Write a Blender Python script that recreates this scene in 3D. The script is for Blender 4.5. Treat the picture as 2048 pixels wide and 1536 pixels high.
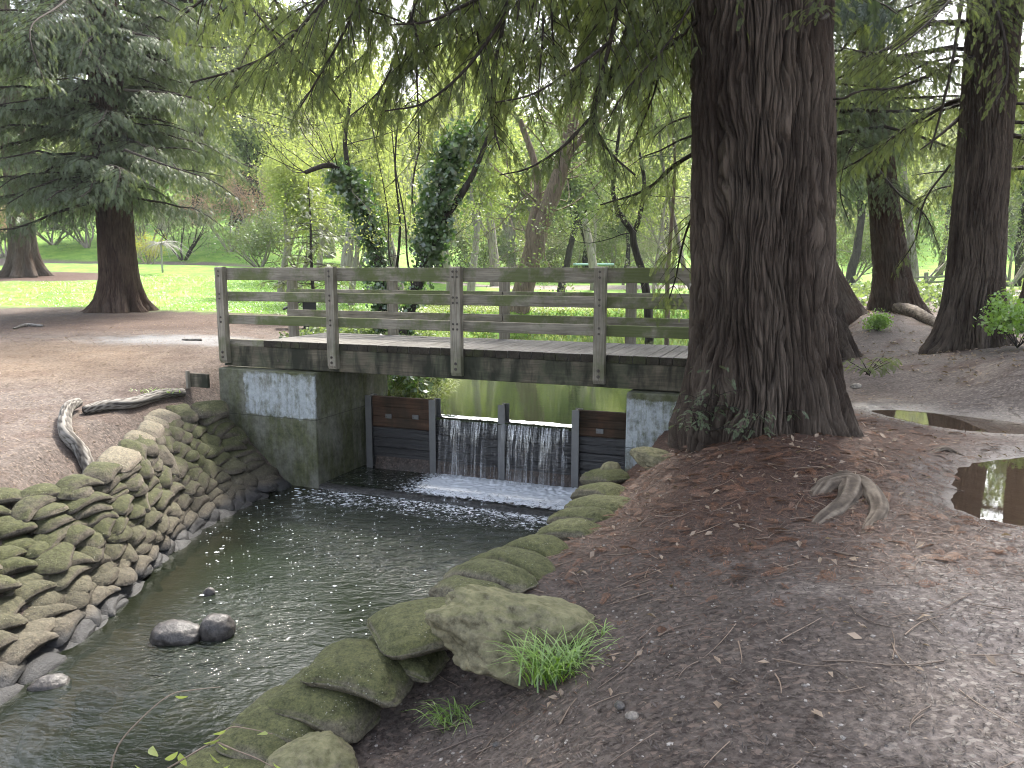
import bpy, math, random
import numpy as np
C = bpy.context.scene
for _o in list(bpy.data.objects): bpy.data.objects.remove(_o, do_unlink=True)
# ------------------------------------------------------------------ camera, sky, sun, exposure
EYE = 1.6
FPX = 1538.0
TH = math.radians(8.6)
cam_d = bpy.data.cameras.new('camera'); cam = bpy.data.objects.new('camera', cam_d)
C.collection.objects.link(cam); C.camera = cam
cam.location = (0, 0, EYE); cam.rotation_euler = (math.pi/2 - TH, 0, 0)
cam_d.sensor_width = 36; cam_d.lens = 36*FPX/2048; cam_d.clip_start = .05; cam_d.clip_end = 1500
SUN_EL = math.radians(52); SUN_AZ = math.radians(16)      # azimuth from +Y towards +X
W = bpy.data.worlds.new('World'); C.world = W; W.use_nodes = True
nt = W.node_tree; bg = nt.nodes['Background']
sky = nt.nodes.new('ShaderNodeTexSky'); sky.sky_type = 'NISHITA'; sky.sun_disc = False
sky.sun_elevation = SUN_EL; sky.sun_rotation = SUN_AZ; sky.air_density = 1.0; sky.dust_density = 3.5; sky.ozone_density = 1.0
bw = nt.nodes.new('ShaderNodeRGBToBW'); nt.links.new(sky.outputs[0], bw.inputs[0])      # thin bright cloud greys the blue
cl = nt.nodes.new('ShaderNodeMix'); cl.data_type = 'RGBA'; cl.inputs[0].default_value = .62; nt.links.new(sky.outputs[0], cl.inputs[6]); nt.links.new(bw.outputs[0], cl.inputs[7])
nt.links.new(cl.outputs[2], bg.inputs[0]); bg.inputs[1].default_value = .15
sun_d = bpy.data.lights.new('sun', 'SUN'); sun_d.energy = 2.0; sun_d.angle = math.radians(5.0); sun_d.color = (1, .95, .86)
sun = bpy.data.objects.new('sun', sun_d); C.collection.objects.link(sun)
sun.rotation_euler = (math.pi/2 - SUN_EL, 0, -SUN_AZ + math.pi)
sun.location = (0, 0, 40)
C.view_settings.view_transform = 'Standard'; C.view_settings.look = 'None'
C.view_settings.gamma = 1.0; C.view_settings.use_curve_mapping = False
C.view_settings.exposure = 2.65
C.render.engine = 'CYCLES'
cy = C.cycles
cy.use_denoising = True; cy.filter_width = 1.05; cy.max_bounces = 8; cy.diffuse_bounces = 3; cy.glossy_bounces = 3
cy.transmission_bounces = 4; cy.transparent_max_bounces = 12; cy.use_adaptive_sampling = True; cy.adaptive_threshold = .012; cy.denoising_prefilter = 'ACCURATE'; cy.denoising_input_passes = 'RGB_ALBEDO_NORMAL'
cy.caustics_reflective = False; cy.caustics_refractive = False; cy.sample_clamp_indirect = 6

# ------------------------------------------------------------------ helpers
rng = np.random.default_rng(11)
random.seed(5)
def A(*v): return np.array(v, float)
def ray(px, py):
    u = (px-1024)/FPX; v = -(py-768)/FPX
    return A(u, math.cos(TH)+v*math.sin(TH), -math.sin(TH)+v*math.cos(TH))
def PZ(px, py, z):                    # point of the photograph's line of sight at height z
    d = ray(px, py); return A(0, 0, EYE) + d*((z-EYE)/d[2])
def PY(px, py, Y):                    # point at distance Y
    d = ray(px, py); return A(0, 0, EYE) + d*(Y/d[1])
def unit(v):
    v = np.asarray(v, float); n = np.linalg.norm(v, axis=-1, keepdims=True); return v/np.maximum(n, 1e-9)

_perm = np.random.default_rng(3).permutation(256); _perm = np.concatenate([_perm]*3)
_g = np.random.default_rng(4).normal(size=(256, 3)); _g /= np.linalg.norm(_g, axis=1)[:, None]
def noise(P, seed=0):                 # gradient noise, about -1..1
    P = np.asarray(P, float) + seed*17.31
    I = np.floor(P).astype(int); f = P - I; w = f*f*f*(f*(f*6-15)+10)
    out = 0
    for dx in (0, 1):
        for dy in (0, 1):
            for dz in (0, 1):
                h = _perm[_perm[_perm[(I[..., 0]+dx) & 255]+((I[..., 1]+dy) & 255)]+((I[..., 2]+dz) & 255)]
                g = _g[h]
                d = g[..., 0]*(f[..., 0]-dx)+g[..., 1]*(f[..., 1]-dy)+g[..., 2]*(f[..., 2]-dz)
                out = out + d*(w[..., 0] if dx else 1-w[..., 0])*(w[..., 1] if dy else 1-w[..., 1])*(w[..., 2] if dz else 1-w[..., 2])
    return out*1.6
def fbm(P, oct=4, seed=0, gain=.5):
    P = np.asarray(P, float); s = 0; a = 1; n = 0
    for k in range(oct):
        s = s + a*noise(P*(2.03**k), seed+k*3); n += a; a *= gain
    return s/n
def sstep(x, a, b):
    t = np.clip((np.asarray(x, float)-a)/(b-a), 0, 1); return t*t*(3-2*t)

# --- meshes
def raw_mesh(name, V, F, smooth=False, attrs=None):
    me = bpy.data.meshes.new(name)
    V = np.asarray(V, np.float32).reshape(-1, 3)
    if isinstance(F, np.ndarray):
        k = F.shape[1]; m = F.shape[0]
        me.vertices.add(len(V)); me.vertices.foreach_set('co', V.ravel())
        me.loops.add(m*k); me.loops.foreach_set('vertex_index', F.astype(np.int32).ravel())
        me.polygons.add(m); me.polygons.foreach_set('loop_start', np.arange(0, m*k, k, dtype=np.int32))
        me.update(calc_edges=True)
    else:
        me.from_pydata(V.tolist(), [], [list(f) for f in F]); me.update()
    me.polygons.foreach_set('use_smooth', np.full(len(me.polygons), smooth)); 
    if attrs:
        for k, (dom, arr) in attrs.items():
            at = me.attributes.new(k, 'FLOAT', dom); at.data.foreach_set('value', np.asarray(arr, np.float32))
    me.validate(verbose=False) if not isinstance(F, np.ndarray) else None
    return me
def link(name, me, mat, parent=None, loc=(0, 0, 0)):
    o = bpy.data.objects.new(name, me); C.collection.objects.link(o)
    if mat is not None:
        me.materials.clear()
        for m_ in (mat if isinstance(mat, (list, tuple)) else [mat]): me.materials.append(m_)
    o.location = loc
    if parent is not None: o.parent = parent
    return o
def tag(o, label=None, cat=None, group=None, kind=None):
    if label: o['label'] = label
    if cat: o['category'] = cat
    if group: o['group'] = group
    if kind: o['kind'] = kind
    return o
def empty(name, loc, rz=0, label=None, cat=None, group=None):
    o = bpy.data.objects.new(name, None); C.collection.objects.link(o)
    o.location = loc; o.rotation_euler = (0, 0, rz); o.empty_display_size = .2
    return tag(o, label, cat, group)
def part(name, V, F, mat, root, smooth=False, attrs=None, label=None):   # V in world space, root unrotated
    V = np.asarray(V, float) - np.array(root.location)
    o = link(name, raw_mesh(name, V, F, smooth, attrs), mat, root)
    if label: o['label'] = label
    return o
def solo(name, V, F, mat, base, label, cat, group=None, smooth=False, attrs=None, kind=None):
    V = np.asarray(V, float) - np.asarray(base, float)
    o = link(name, raw_mesh(name, V, F, smooth, attrs), mat, None, tuple(base))
    return tag(o, label, cat, group, kind)
class Acc:                                # collects pieces into one mesh
    def __init__(s): s.V = []; s.F = []; s.n = 0
    def add(s, V, F):
        V = np.asarray(V, float); s.V.append(V)
        for f in F: s.F.append(tuple(int(i)+s.n for i in f))
        s.n += len(V)
    def get(s): return np.concatenate(s.V), s.F
class QAcc:                               # the same, all quads, in arrays
    def __init__(s): s.V = []; s.F = []; s.T = []; s.n = 0
    def add(s, V, F, t=0.5):
        V = np.asarray(V, float); F = np.asarray(F, int)
        s.V.append(V); s.F.append(F+s.n); s.n += len(V)
        s.T.append(np.broadcast_to(np.asarray(t, float), (len(F),)))
    def get(s): return np.concatenate(s.V), np.concatenate(s.F)
    def tint(s): return np.concatenate(s.T)
def box(x0, x1, y0, y1, z0, z1, bev=0.0):
    """box with chamfered long edges"""
    if bev <= 0:
        V = [(x, y, z) for x in (x0, x1) for y in (y0, y1) for z in (z0, z1)]
        F = [(0, 1, 3, 2), (4, 6, 7, 5), (0, 4, 5, 1), (2, 3, 7, 6), (0, 2, 6, 4), (1, 5, 7, 3)]
        return np.array(V, float), F
    import bmesh
    bm = bmesh.new(); bmesh.ops.create_cube(bm, size=1)
    for v in bm.verts:
        v.co.x = x0+(v.co.x+.5)*(x1-x0); v.co.y = y0+(v.co.y+.5)*(y1-y0); v.co.z = z0+(v.co.z+.5)*(z1-z0)
    bmesh.ops.bevel(bm, geom=bm.edges[:], offset=bev, segments=1, affect='EDGES')
    bm.verts.index_update()
    V = np.array([v.co[:] for v in bm.verts]); F = [tuple(v.index for v in f.verts) for f in bm.faces]
    bm.free(); return V, F
def tube(P, R, n=8, cap=True):
    P = np.asarray(P, float); m = len(P); R = np.broadcast_to(np.asarray(R, float), (m,))
    T = unit(np.gradient(P, axis=0)); ref = A(0, 0, 1) if abs(T[:, 2]).mean() < .8 else A(1, 0, 0)
    B = unit(np.cross(T, ref)); N = np.cross(B, T)
    a = np.arange(n)*2*math.pi/n
    V = P[:, None, :] + R[:, None, None]*(np.cos(a)[None, :, None]*B[:, None, :] + np.sin(a)[None, :, None]*N[:, None, :])
    i = np.arange(m-1)[:, None]*n; j = np.arange(n)[None, :]; j2 = (j+1) % n
    F = np.stack([i+j, i+j2, i+n+j2, i+n+j], -1).reshape(-1, 4)
    V = V.reshape(-1, 3)
    if cap:                                       # close the tip with a centre point, as degenerate-free quads
        V = np.vstack([V, P[-1]+T[-1]*R[-1]*.5, P[0]-T[0]*R[0]*.3])
        q = []
        L = (m-1)*n
        for k in range(0, n, 2): q.append((L+k, L+(k+1) % n, L+(k+2) % n, m*n)); q.append(((k+2) % n, (k+1) % n, k, m*n+1))
        F = np.vstack([F, q])
    return V, F
def smooth_path(P, n):
    """Catmull-Rom through control points"""
    P = np.asarray(P, float); Q = np.vstack([2*P[0]-P[1], P, 2*P[-1]-P[-2]])
    out = []; m = len(P)-1
    for t in np.linspace(0, m-1e-6, n):
        i = int(t); f = t-i; a, b, c, d = Q[i:i+4]
        out.append(.5*((2*b)+(-a+c)*f+(2*a-5*b+4*c-d)*f*f+(-a+3*b-3*c+d)*f**3))
    return np.array(out)

# --- materials
def mat_new(name):
    m = bpy.data.materials.new(name); m.use_nodes = True
    nt = m.node_tree; nt.nodes.clear()
    out = nt.nodes.new('ShaderNodeOutputMaterial'); return m, nt, out
class NT:
    def __init__(s, nt): s.t = nt
    def n(s, typ, **kw):
        nd = s.t.nodes.new('ShaderNode'+typ)
        for k, v in kw.items():
            if k.startswith('i_'):
                key = k[2:]; key = int(key) if key.isdigit() else key.replace('_', ' ')
                s.set(nd.inputs[key], v)
            else: setattr(nd, k, v)
        return nd
    def set(s, inp, v):
        if isinstance(v, bpy.types.NodeSocket): s.t.links.new(v, inp)
        elif isinstance(v, bpy.types.Node): s.t.links.new(v.outputs[0], inp)
        elif isinstance(v, (tuple, list)) and len(v) == 3 and inp.type == 'RGBA': inp.default_value = (*v, 1)
        else: inp.default_value = v
    def mix(s, fac, a, b, mode='MIX'):
        nd = s.t.nodes.new('ShaderNodeMix'); nd.data_type = 'RGBA'; nd.blend_type = mode
        s.set(nd.inputs[0], fac); s.set(nd.inputs[6], a); s.set(nd.inputs[7], b); return nd.outputs[2]
    def ramp(s, fac, stops, interp='LINEAR'):
        nd = s.t.nodes.new('ShaderNodeValToRGB'); cr = nd.color_ramp; cr.interpolation = interp
        while len(cr.elements) < len(stops): cr.elements.new(.5)
        for e, (p, c) in zip(cr.elements, stops):
            e.position = p; e.color = (*c, 1) if isinstance(c, (tuple, list)) else (c, c, c, 1)
        s.set(nd.inputs[0], fac); return nd.outputs[0]
    def coord(s, kind='Object', scale=(1, 1, 1), rot=(0, 0, 0)):
        if kind == 'World': src = s.n('NewGeometry').outputs['Position']
        else: src = s.n('TexCoord').outputs[kind]
        mp = s.n('Mapping'); s.t.links.new(src, mp.inputs[0]); mp.inputs['Scale'].default_value = scale; mp.inputs['Rotation'].default_value = rot
        return mp.outputs[0]
    def noise(s, vec, scale, detail=4, rough=.55, dist=0):
        nd = s.n('TexNoise'); s.t.links.new(vec, nd.inputs['Vector']); nd.inputs['Scale'].default_value = scale
        nd.inputs['Detail'].default_value = detail; nd.inputs['Roughness'].default_value = rough; nd.inputs['Distortion'].default_value = dist
        return nd.outputs['Fac']
    def math(s, op, a, b=0.0, c=None):
        nd = s.n('Math', operation=op); s.set(nd.inputs[0], a); s.set(nd.inputs[1], b)
        if c is not None: s.set(nd.inputs[2], c)
        return nd.outputs[0]
    def bump(s, h, strength=.5, dist=.02, normal=None):
        nd = s.n('Bump'); s.set(nd.inputs['Height'], h); nd.inputs['Strength'].default_value = strength; nd.inputs['Distance'].default_value = dist
        if normal is not None: s.set(nd.inputs['Normal'], normal)
        return nd.outputs[0]
    def pbsdf(s, out, col, rough=.8, bump=None, spec=.3, metallic=0):
        b = s.n('BsdfPrincipled'); s.set(b.inputs['Base Color'], col); s.set(b.inputs['Roughness'], rough)
        s.set(b.inputs["Specular IOR Level"], spec); b.inputs['Metallic'].default_value = metallic
        if bump is not None: s.set(b.inputs['Normal'], bump)
        s.t.links.new(b.outputs[0], out.inputs[0]); return b

def leaf_mat(name, c1, c2, transl=.4, gloss=.06, rough=.45):
    m, nt, out = mat_new(name); q = NT(nt)
    tint = q.n('Attribute', attribute_name='tint').outputs['Fac']
    nz = q.noise(q.coord('World'), 1.1, 2)
    f = q.math('ADD', q.math('MULTIPLY', tint, .75), q.math('MULTIPLY', nz, .25))
    col = q.mix(f, c1, c2)
    d = q.n('BsdfDiffuse'); q.set(d.inputs[0], col)
    t = q.n('BsdfTranslucent'); q.set(t.inputs[0], q.mix(.5, col, (c2[0]*1.5, c2[1]*1.6, c2[2]*.7)))
    g = q.n('BsdfGlossy'); g.inputs['Roughness'].default_value = rough; q.set(g.inputs[0], (1, 1, 1))
    m1 = q.n('MixShader'); m1.inputs[0].default_value = transl; nt.links.new(d.outputs[0], m1.inputs[1]); nt.links.new(t.outputs[0], m1.inputs[2])
    m2 = q.n('MixShader'); m2.inputs[0].default_value = gloss; nt.links.new(m1.outputs[0], m2.inputs[1]); nt.links.new(g.outputs[0], m2.inputs[2])
    nt.links.new(m2.outputs[0], out.inputs[0]); return m
def bark_mat(name, c1, c2, c3=None, scale=1.0, bump=.6):
    m, nt, out = mat_new(name); q = NT(nt)
    co = q.coord('Object', (scale*7, scale*7, scale*.9)); co2 = q.coord('Object', (scale*22, scale*22, scale*1.8))
    a = q.noise(co, 1.0, 5, .6, .6); b = q.noise(co2, 1.0, 4, .6, .3)
    f = q.math('ADD', q.math('MULTIPLY', a, .5), q.math('MULTIPLY', b, .5))
    col = q.ramp(f, [(.38, c1), (.62, c2)])
    if c3: col = q.mix(q.ramp(q.noise(q.coord('Object', (1.3, 1.3, .8)), 1.5, 3), [(.45, 0.), (.65, 1.)]), col, q.mix(b, col, c3))
    q.pbsdf(out, col, .9, q.bump(f, bump, .03), .15); return m
# ------------------------------------------------------------------ bridge frame (used to lay out the ground too)
BA = math.atan(-.396); BU = A(math.cos(BA), math.sin(BA), 0); BN = A(-math.sin(BA), math.cos(BA), 0)
BO = A(-4.39, 11.7, .52)                    # first front post, deck level
def BL(x, y, z=0): return BO + BU*x + BN*y + A(0, 0, z)
POOL, POND = -1.62, -.64
# ------------------------------------------------------------------ terrain
def L3(px, py, z): return tuple(PZ(px, py, z))
wl = [L3(*p, POOL) for p in [(-120, 1480), (30, 1390), (110, 1335), (245, 1215), (330, 1120), (420, 1055), (540, 992), (612, 965)]]
crestR = [L3(*p) for p in [(250, 1700, -1.0), (380, 1560, -.85), (450, 1450, -.78), (520, 1400, -.74), (570, 1340, -.68), (640, 1300, -.6), (760, 1235, -.5), (830, 1190, -.46),
          (900, 1150, -.46), (1000, 1105, -.5), (1080, 1070, -.56), (1120, 1040, -.62), (1190, 985, -.7), (1215, 935, -.62), (1250, 890, -.42)]]
pool_poly = np.array([(-3.7, 2.0), (-4.3, 4.0)] + [p[:2] for p in wl] + [tuple(BL(1.5, 1.0)[:2]), tuple(BL(6.4, 1.0)[:2]), tuple(BL(6.3, -.1)[:2])]
        + [(p[0]-.12, p[1]+.05) for p in crestR[::-1]] + [(-1.9, 1.2)])
pond_poly = np.array([tuple(BL(1.6, 1.0)[:2]), tuple(BL(1.75, 2.1)[:2]), (-1.45, 13.2), (-1.2, 14.2), (-1.3, 15.6), (-1.8, 19), (-1.3, 25), (2, 26.2), (6.5, 26.6), (8, 22), (5.6, 16), (3.6, 13), tuple(BL(6.6, 2.0)[:2]), tuple(BL(6.4, 1.0)[:2])])
def pz2(pts, z): return np.array([PZ(x, y, z)[:2] for x, y in pts])
pud1 = pz2([(1893, 990), (1925, 935), (1985, 920), (2060, 914), (2300, 925), (2350, 1060), (2060, 1056), (1965, 1040), (1905, 1018)], -.03)
pud2 = pz2([(1735, 821), (1800, 820), (1900, 829), (2048, 846), (2250, 868), (2250, 884), (2048, 868), (1930, 862), (1850, 850), (1780, 834)], -.03)
def sdist(X, Y, poly):
    """signed distance, positive outside"""
    d = np.full(X.shape, 1e9); ins = np.zeros(X.shape, bool); n = len(poly)
    for i in range(n):
        ax, ay = poly[i]; bx, by = poly[(i+1) % n]
        ex, ey = bx-ax, by-ay; t = np.clip(((X-ax)*ex+(Y-ay)*ey)/(ex*ex+ey*ey+1e-12), 0, 1)
        d = np.minimum(d, np.hypot(X-ax-t*ex, Y-ay-t*ey))
        c = ((ay > Y) != (by > Y)) & (X < (bx-ax)*(Y-ay)/((by-ay) if by != ay else 1e-9)+ax)
        ins ^= c
    return np.where(ins, -d, d)
ctl = [L3(*p) for p in [(1300, 1500, -.1), (1700, 1500, 0), (2040, 1500, .02), (1000, 1500, -.5), (820, 1450, -.78), (720, 1500, -.85), (880, 1400, -.74), (1000, 1400, -.6), (1250, 1300, -.15),
     (1150, 1400, -.3), (1500, 1200, -.01), (1900, 1200, .03), (1300, 1100, -.2), (1600, 1000, 0), (1400, 1000, -.08), (1270, 1000, -.45), (1300, 930, -.35), (1450, 890, .08), (1740, 870, .06),
     (1850, 900, .03), (1850, 990, .03), (2000, 990, .01), (1850, 840, .01), (2040, 860, .01), (1900, 780, .08), (1750, 770, .06), (1800, 700, .12), (1950, 700, .35), (2040, 720, .5), (1700, 660, .35), (1800, 630, .55), (1900, 650, .35)]]
ctl += [(p[0]+.30, p[1]-.05, p[2]+.01) for p in crestR]
ctl += [(-5.1, 7.4, -.5), (-4.6, 8.6, -.5), (-4.95, 10.4, -.3), (-4.5, 11.5, -.2), (-6.5, 8, -.3), (-6, 10.7, -.18), (-5, 13, .12), (-8, 12, .08), (-9, 9, -.1), (-9, 6, -.2), (-6, 5, -.45), (-8, 19, .28),
        (-4, 18, .22), (-3, 22, .2), (-10, 24, .35), (-15, 24, .4), (-14, 35, 1.15), (-22, 35, 1.25), (-8, 35, .95), (0, 35, .3), (5, 35, .25), (0, 45, .35), (-10, 46, 1.7), (-25, 46, 2.2), (12, 45, .4), (0, 52, .6), (15, 52, .6), (24, 46, .6),
        (-2, 14, -.1), (-2.6, 16, 0), (4, 28, .1), (-1, 28, .1), (9, 22, .4), (12, 14, .5), (12, 25, .6), (16, 8, .4), (12, 3, .2), (6, 0, .05), (0, 0, 0), (-3, -3, -.2), (5, -5, 0), (-10, -3, -.3), (-18, 10, 0), (-24, 22, .4), (20, 20, .8), (20, -4, .3), (-20, -4, -.2), (-4.8, 3.5, -.5), (-6, 1, -.5)]
ctl = np.array(ctl)
def tps_fit(P, z, lam=.002):
    n = len(P); r = np.hypot(P[:, None, 0]-P[None, :, 0], P[:, None, 1]-P[None, :, 1])
    K = np.where(r > 0, r*r*np.log(r+1e-12), 0)*.01 + lam*np.eye(n)
    Q = np.c_[np.ones(n), P]; M = np.block([[K, Q], [Q.T, np.zeros((3, 3))]])
    return np.linalg.solve(M, np.r_[z, 0, 0, 0])
_w = tps_fit(ctl[:, :2], ctl[:, 2])
def tps(X, Y):
    s = _w[-3] + _w[-2]*X + _w[-1]*Y
    for (cx, cy_, _), w in zip(ctl, _w[:-3]):
        r2 = (X-cx)**2+(Y-cy_)**2; s = s + w*.005*r2*np.log(r2+1e-12)
    return s
def far(X, Y):
    R_ = np.hypot(X, Y)
    z = .35 + .008*np.clip(Y-25, 0, 200)
    z = z + sstep(-X+3, 2, 24)*(.9*sstep(Y, 24, 40) + .35*np.clip(Y-46, 0, 16)*.6)
    z = z + 13*sstep(Y + .35*np.abs(X+10), 66, 150) + 4*sstep(R_, 70, 160)
    return z
def land(X, Y):
    t = sstep(np.maximum(np.abs(X)/1.15, np.abs(Y-20)*1.0), 20, 28)
    Xc = np.clip(X, -34, 34); Yc = np.clip(Y, -12, 56)
    a = tps(Xc, Yc) if np.any(t < 1) else 0
    return a*(1-t) + far(X, Y)*t
def height(X, Y, fine=True):
    X = np.asarray(X, float); Y = np.asarray(Y, float)
    h = land(X, Y)
    d = sdist(X, Y, pool_poly)
    k = np.where(X < -2.2 + 0*Y, .88, 3.2)
    near = np.where((X < -2.2), 0, 1)
    bank = np.where(d > 0, POOL-.12 + k*d, POOL-.12 - .22*np.clip(-d*1.6, 0, 1))
    rough = 0
    if fine:
        Q = np.stack([X, Y, 0*X], -1)
        rough = .022*fbm(Q*1.3, 3, 5) + .010*noise(Q*6, 9) + .004*noise(Q*19, 2)
    t = -.1
    h = np.where(bank < h, bank, h)
    d2 = sdist(X, Y, pond_poly)
    bank2 = np.where(d2 > 0, POND - .04 + .75*d2, POND-.04 - .5*np.clip(-d2, 0, 1))
    h = np.minimum(h, bank2)
    dz = np.minimum(sdist(X, Y, pud1), sdist(X, Y, pud2)) + .06*fbm(np.stack([X, Y, 0*X], -1)*5, 2, 7)*1.0
    lev = -.03
    prox = 1 - sstep(dz, .0, .9)
    h = np.where(dz < .9, h*(1-prox) + (lev + np.clip(dz*.14, -.035, .06))*prox, h)
    return h + rough*np.where(dz < .25, .25, 1)
def zat(x, y): return float(height(A(x), A(y))[0])
# warped grid: fine near the camera, coarse towards the horizon
n1 = 620
tx = np.linspace(-1, 1, n1); gx = 7.5*np.sinh(4.1*tx)/np.sinh(1.75)*1.0
gx = -1 + 2.2*np.sinh(5.5*tx)*1.0
ty = np.linspace(-.62, 1, n1+120); gy = 5.5 + 2.9*np.sinh(5.2*ty)
GX, GY = np.meshgrid(gx, gy)
GZ = height(GX, GY)
nr, nc = GX.shape
idx = np.arange(nr*nc).reshape(nr, nc)
GF = np.stack([idx[:-1, :-1], idx[:-1, 1:], idx[1:, 1:], idx[1:, :-1]], -1).reshape(-1, 4)
X_, Y_ = GX.ravel(), GY.ravel(); Q_ = np.stack([X_, Y_, 0*X_], -1)
n_lo = fbm(Q_*.6, 3, 21); n_md = fbm(Q_*2.4, 3, 22)
pA = PZ(-100, 620, .33); pB = PZ(440, 645, .25)
# lawn: beyond the edge of the dirt on the left, and all of the far side of the pond
edge = np.interp(X_, [-40, -14, -9.5, -6, -3.5, -1.5, 0, 8, 10, 40], [24.5, 23.8, 22.8, 21.5, 20.5, 17, 24, 25.5, 30, 30])
grass = sstep(Y_ + 1.2*n_md + .6*n_lo - edge, -.4, .7)
def blob(cx, cy_, rx, ry, sh=.35): return 1 - sstep(np.hypot((X_-cx)/rx, (Y_-cy_)/ry) + .25*n_md, 1-sh, 1+sh)
t_far = PY(50, 556, 35)
grass *= 1 - blob(t_far[0], 34.6, 5.2, 2.3, .15)
pathd = np.abs(Y_ - (47 + .02*(X_+12)**2*.2) - .5*n_lo*2); grass *= 1 - (1-sstep(pathd, .7, 1.3))*(X_ < -2)
path2 = np.abs(Y_ - (45.5 + .05*X_)); p2 = (1-sstep(path2, 1.4, 2.2))*(X_ > -10); grass *= 1-p2
grass *= 1 - sstep(X_, 9, 13)*(1-sstep(Y_, 28, 36))
dpond = sdist(X_, Y_, pond_poly); grass = np.maximum(grass, (1-sstep(dpond, .8, 2.2))*sstep(Y_, 12.8, 13.4)*(X_ < 6))
tb = A(2.75, 8.0)
dl = np.hypot((X_-2.2)/1.0, (Y_-6.9)/1.15)
litter = (1-sstep(dl + .8*n_md, 1.4, 3.0)) * (X_ < 6)
litter = np.maximum(litter, .8*sstep(n_md+.3*n_lo, .0, .4)*(1-sstep(np.abs(Y_-15), 4, 9))*(X_ > 5.6))
litter = np.maximum(litter, .5*sstep(-X_, 4.4, 5.5)*sstep(n_md+.5*n_lo+.25, .0, .5)*(1-sstep(Y_, 24, 26))); litter = np.maximum(litter, .75*(1-sstep(np.hypot((X_+9)/4.5, (Y_-19)/3.4), .6, 1.3))); litter = np.maximum(litter, blob(t_far[0], 34.6, 5.2, 2.3, .15))
dp = np.minimum(sdist(X_, Y_, pud1), sdist(X_, Y_, pud2)); wet = 1-sstep(dp + .3*n_md, .02, .55)
wet = np.maximum(wet, (1-sstep(GZ.ravel(), POOL+.05, POOL+.25))*.9)
pale = sstep(X_ - .42*(Y_-1.2) + .7*n_md + .7*n_lo, .05, 1.6) * (1-sstep(Y_, 5.5, 8)) + .55*sstep(X_-.3*Y_, 1.6, 2.6)*(1-sstep(Y_, 14, 20))*sstep(Y_, 5, 7)*.6
pale = np.maximum(pale, p2); pale = np.maximum(pale, .28*sstep(-X_, 4.6, 6)*(1-sstep(Y_, 13, 17)))
pale = np.maximum(pale, .5*(1-sstep(pathd, .7, 1.5))*(X_ < -2)*(Y_ > 40))
ochre = (1-sstep(np.hypot((X_+8.8)/3.6, (Y_-12.6)/1.8) + .35*n_md, .5, 1.4))
gravel = (1-sstep(np.hypot((X_+6.2)/1.9, (Y_-14.6)/.8) + .4*n_md, .5, 1.3))
m, nt, out = mat_new('ground'); q = NT(nt); M_ground = m
att = lambda k: q.n('Attribute', attribute_name=k).outputs['Fac']
w = q.coord('World')
nA = q.noise(w, 3.0, 6, .6); nB = q.noise(w, 26, 5, .65); nC = q.noise(w, 95, 4, .6)
chips = q.n('TexVoronoi', feature='F1'); nt.links.new(q.coord('World', (1, 1.6, 1)), chips.inputs['Vector']); chips.inputs['Scale'].default_value = 38
chc = q.n('SeparateColor'); nt.links.new(chips.outputs['Color'], chc.inputs[0])
dirt = q.ramp(q.math('ADD', q.math('MULTIPLY', nB, .6), q.math('MULTIPLY', nA, .4)), [(.3, (.026, .020, .017)), (.48, (.070, .056, .048)), (.66, (.125, .102, .088))])
dirt = q.mix(q.math('MULTIPLY', q.ramp(chc.outputs[0], [(.78, 0.), (.86, 1.)]), .5), dirt, (.17, .125, .10))
dirt = q.mix(q.math('MULTIPLY', q.ramp(chc.outputs[1], [(.7, 0.), (.8, 1.)]), .45), dirt, (.022, .014, .012))
palec = q.ramp(nB, [(.3, (.115, .095, .085)), (.55, (.215, .182, .163)), (.75, (.29, .252, .228))])
palec = q.mix(q.ramp(chc.outputs[0], [(.8, 0.), (.88, .7)]), palec, (.36, .33, .29))
col = q.mix(q.math('MULTIPLY', att('pale'), q.ramp(q.noise(w, 7, 5, .7), [(.3, .45), (.6, 1.)])), dirt, palec)
lit = q.ramp(q.math('ADD', q.math('MULTIPLY', nC, .6), q.math('MULTIPLY', nB, .4)), [(.32, (.022, .014, .011)), (.5, (.062, .036, .027)), (.7, (.13, .078, .056))])
col = q.mix(q.math('MULTIPLY', att('litter'), .85), col, lit)
col = q.mix(q.math('MULTIPLY', att('ochre'), .5), col, q.ramp(nB, [(.3, (.09, .06, .035)), (.7, (.21, .145, .09))]))
col = q.mix(q.math('MULTIPLY', att('gravel'), .8), col, q.ramp(nC, [(.35, (.10, .10, .10)), (.65, (.24, .24, .24))]))
gr = q.ramp(q.math('ADD', q.math('MULTIPLY', q.noise(w, 1.1, 4, .6), .5), q.math('MULTIPLY', q.noise(w, 9, 4, .7), .5)), [(.35, (.055, .125, .02)), (.5, (.12, .23, .035)), (.65, (.22, .31, .06))])
col = q.mix(att('grass'), col, gr)
wetf = att('wet'); col = q.mix(q.math('MULTIPLY', wetf, .55), col, q.mix(1.0, col, (.45, .42, .42), 'MULTIPLY'))
h = q.math('ADD', q.math('MULTIPLY', nB, .6), q.math('MULTIPLY', nC, .4))
h = q.math('ADD', h, q.math('MULTIPLY', chc.outputs[0], .18))
q.pbsdf(out, col, q.math('SUBTRACT', .92, q.math('MULTIPLY', wetf, .6)), q.bump(h, .9, .012), q.math('ADD', .2, q.math('MULTIPLY', wetf, .3)))
ground = link('ground', raw_mesh('ground', np.stack([X_, Y_, GZ.ravel()], -1), GF, True,
     {k: ('POINT', v) for k, v in dict(grass=grass, litter=litter, wet=wet, pale=pale, ochre=ochre, gravel=gravel).items()}), M_ground)
tag(ground, kind='structure')
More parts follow.
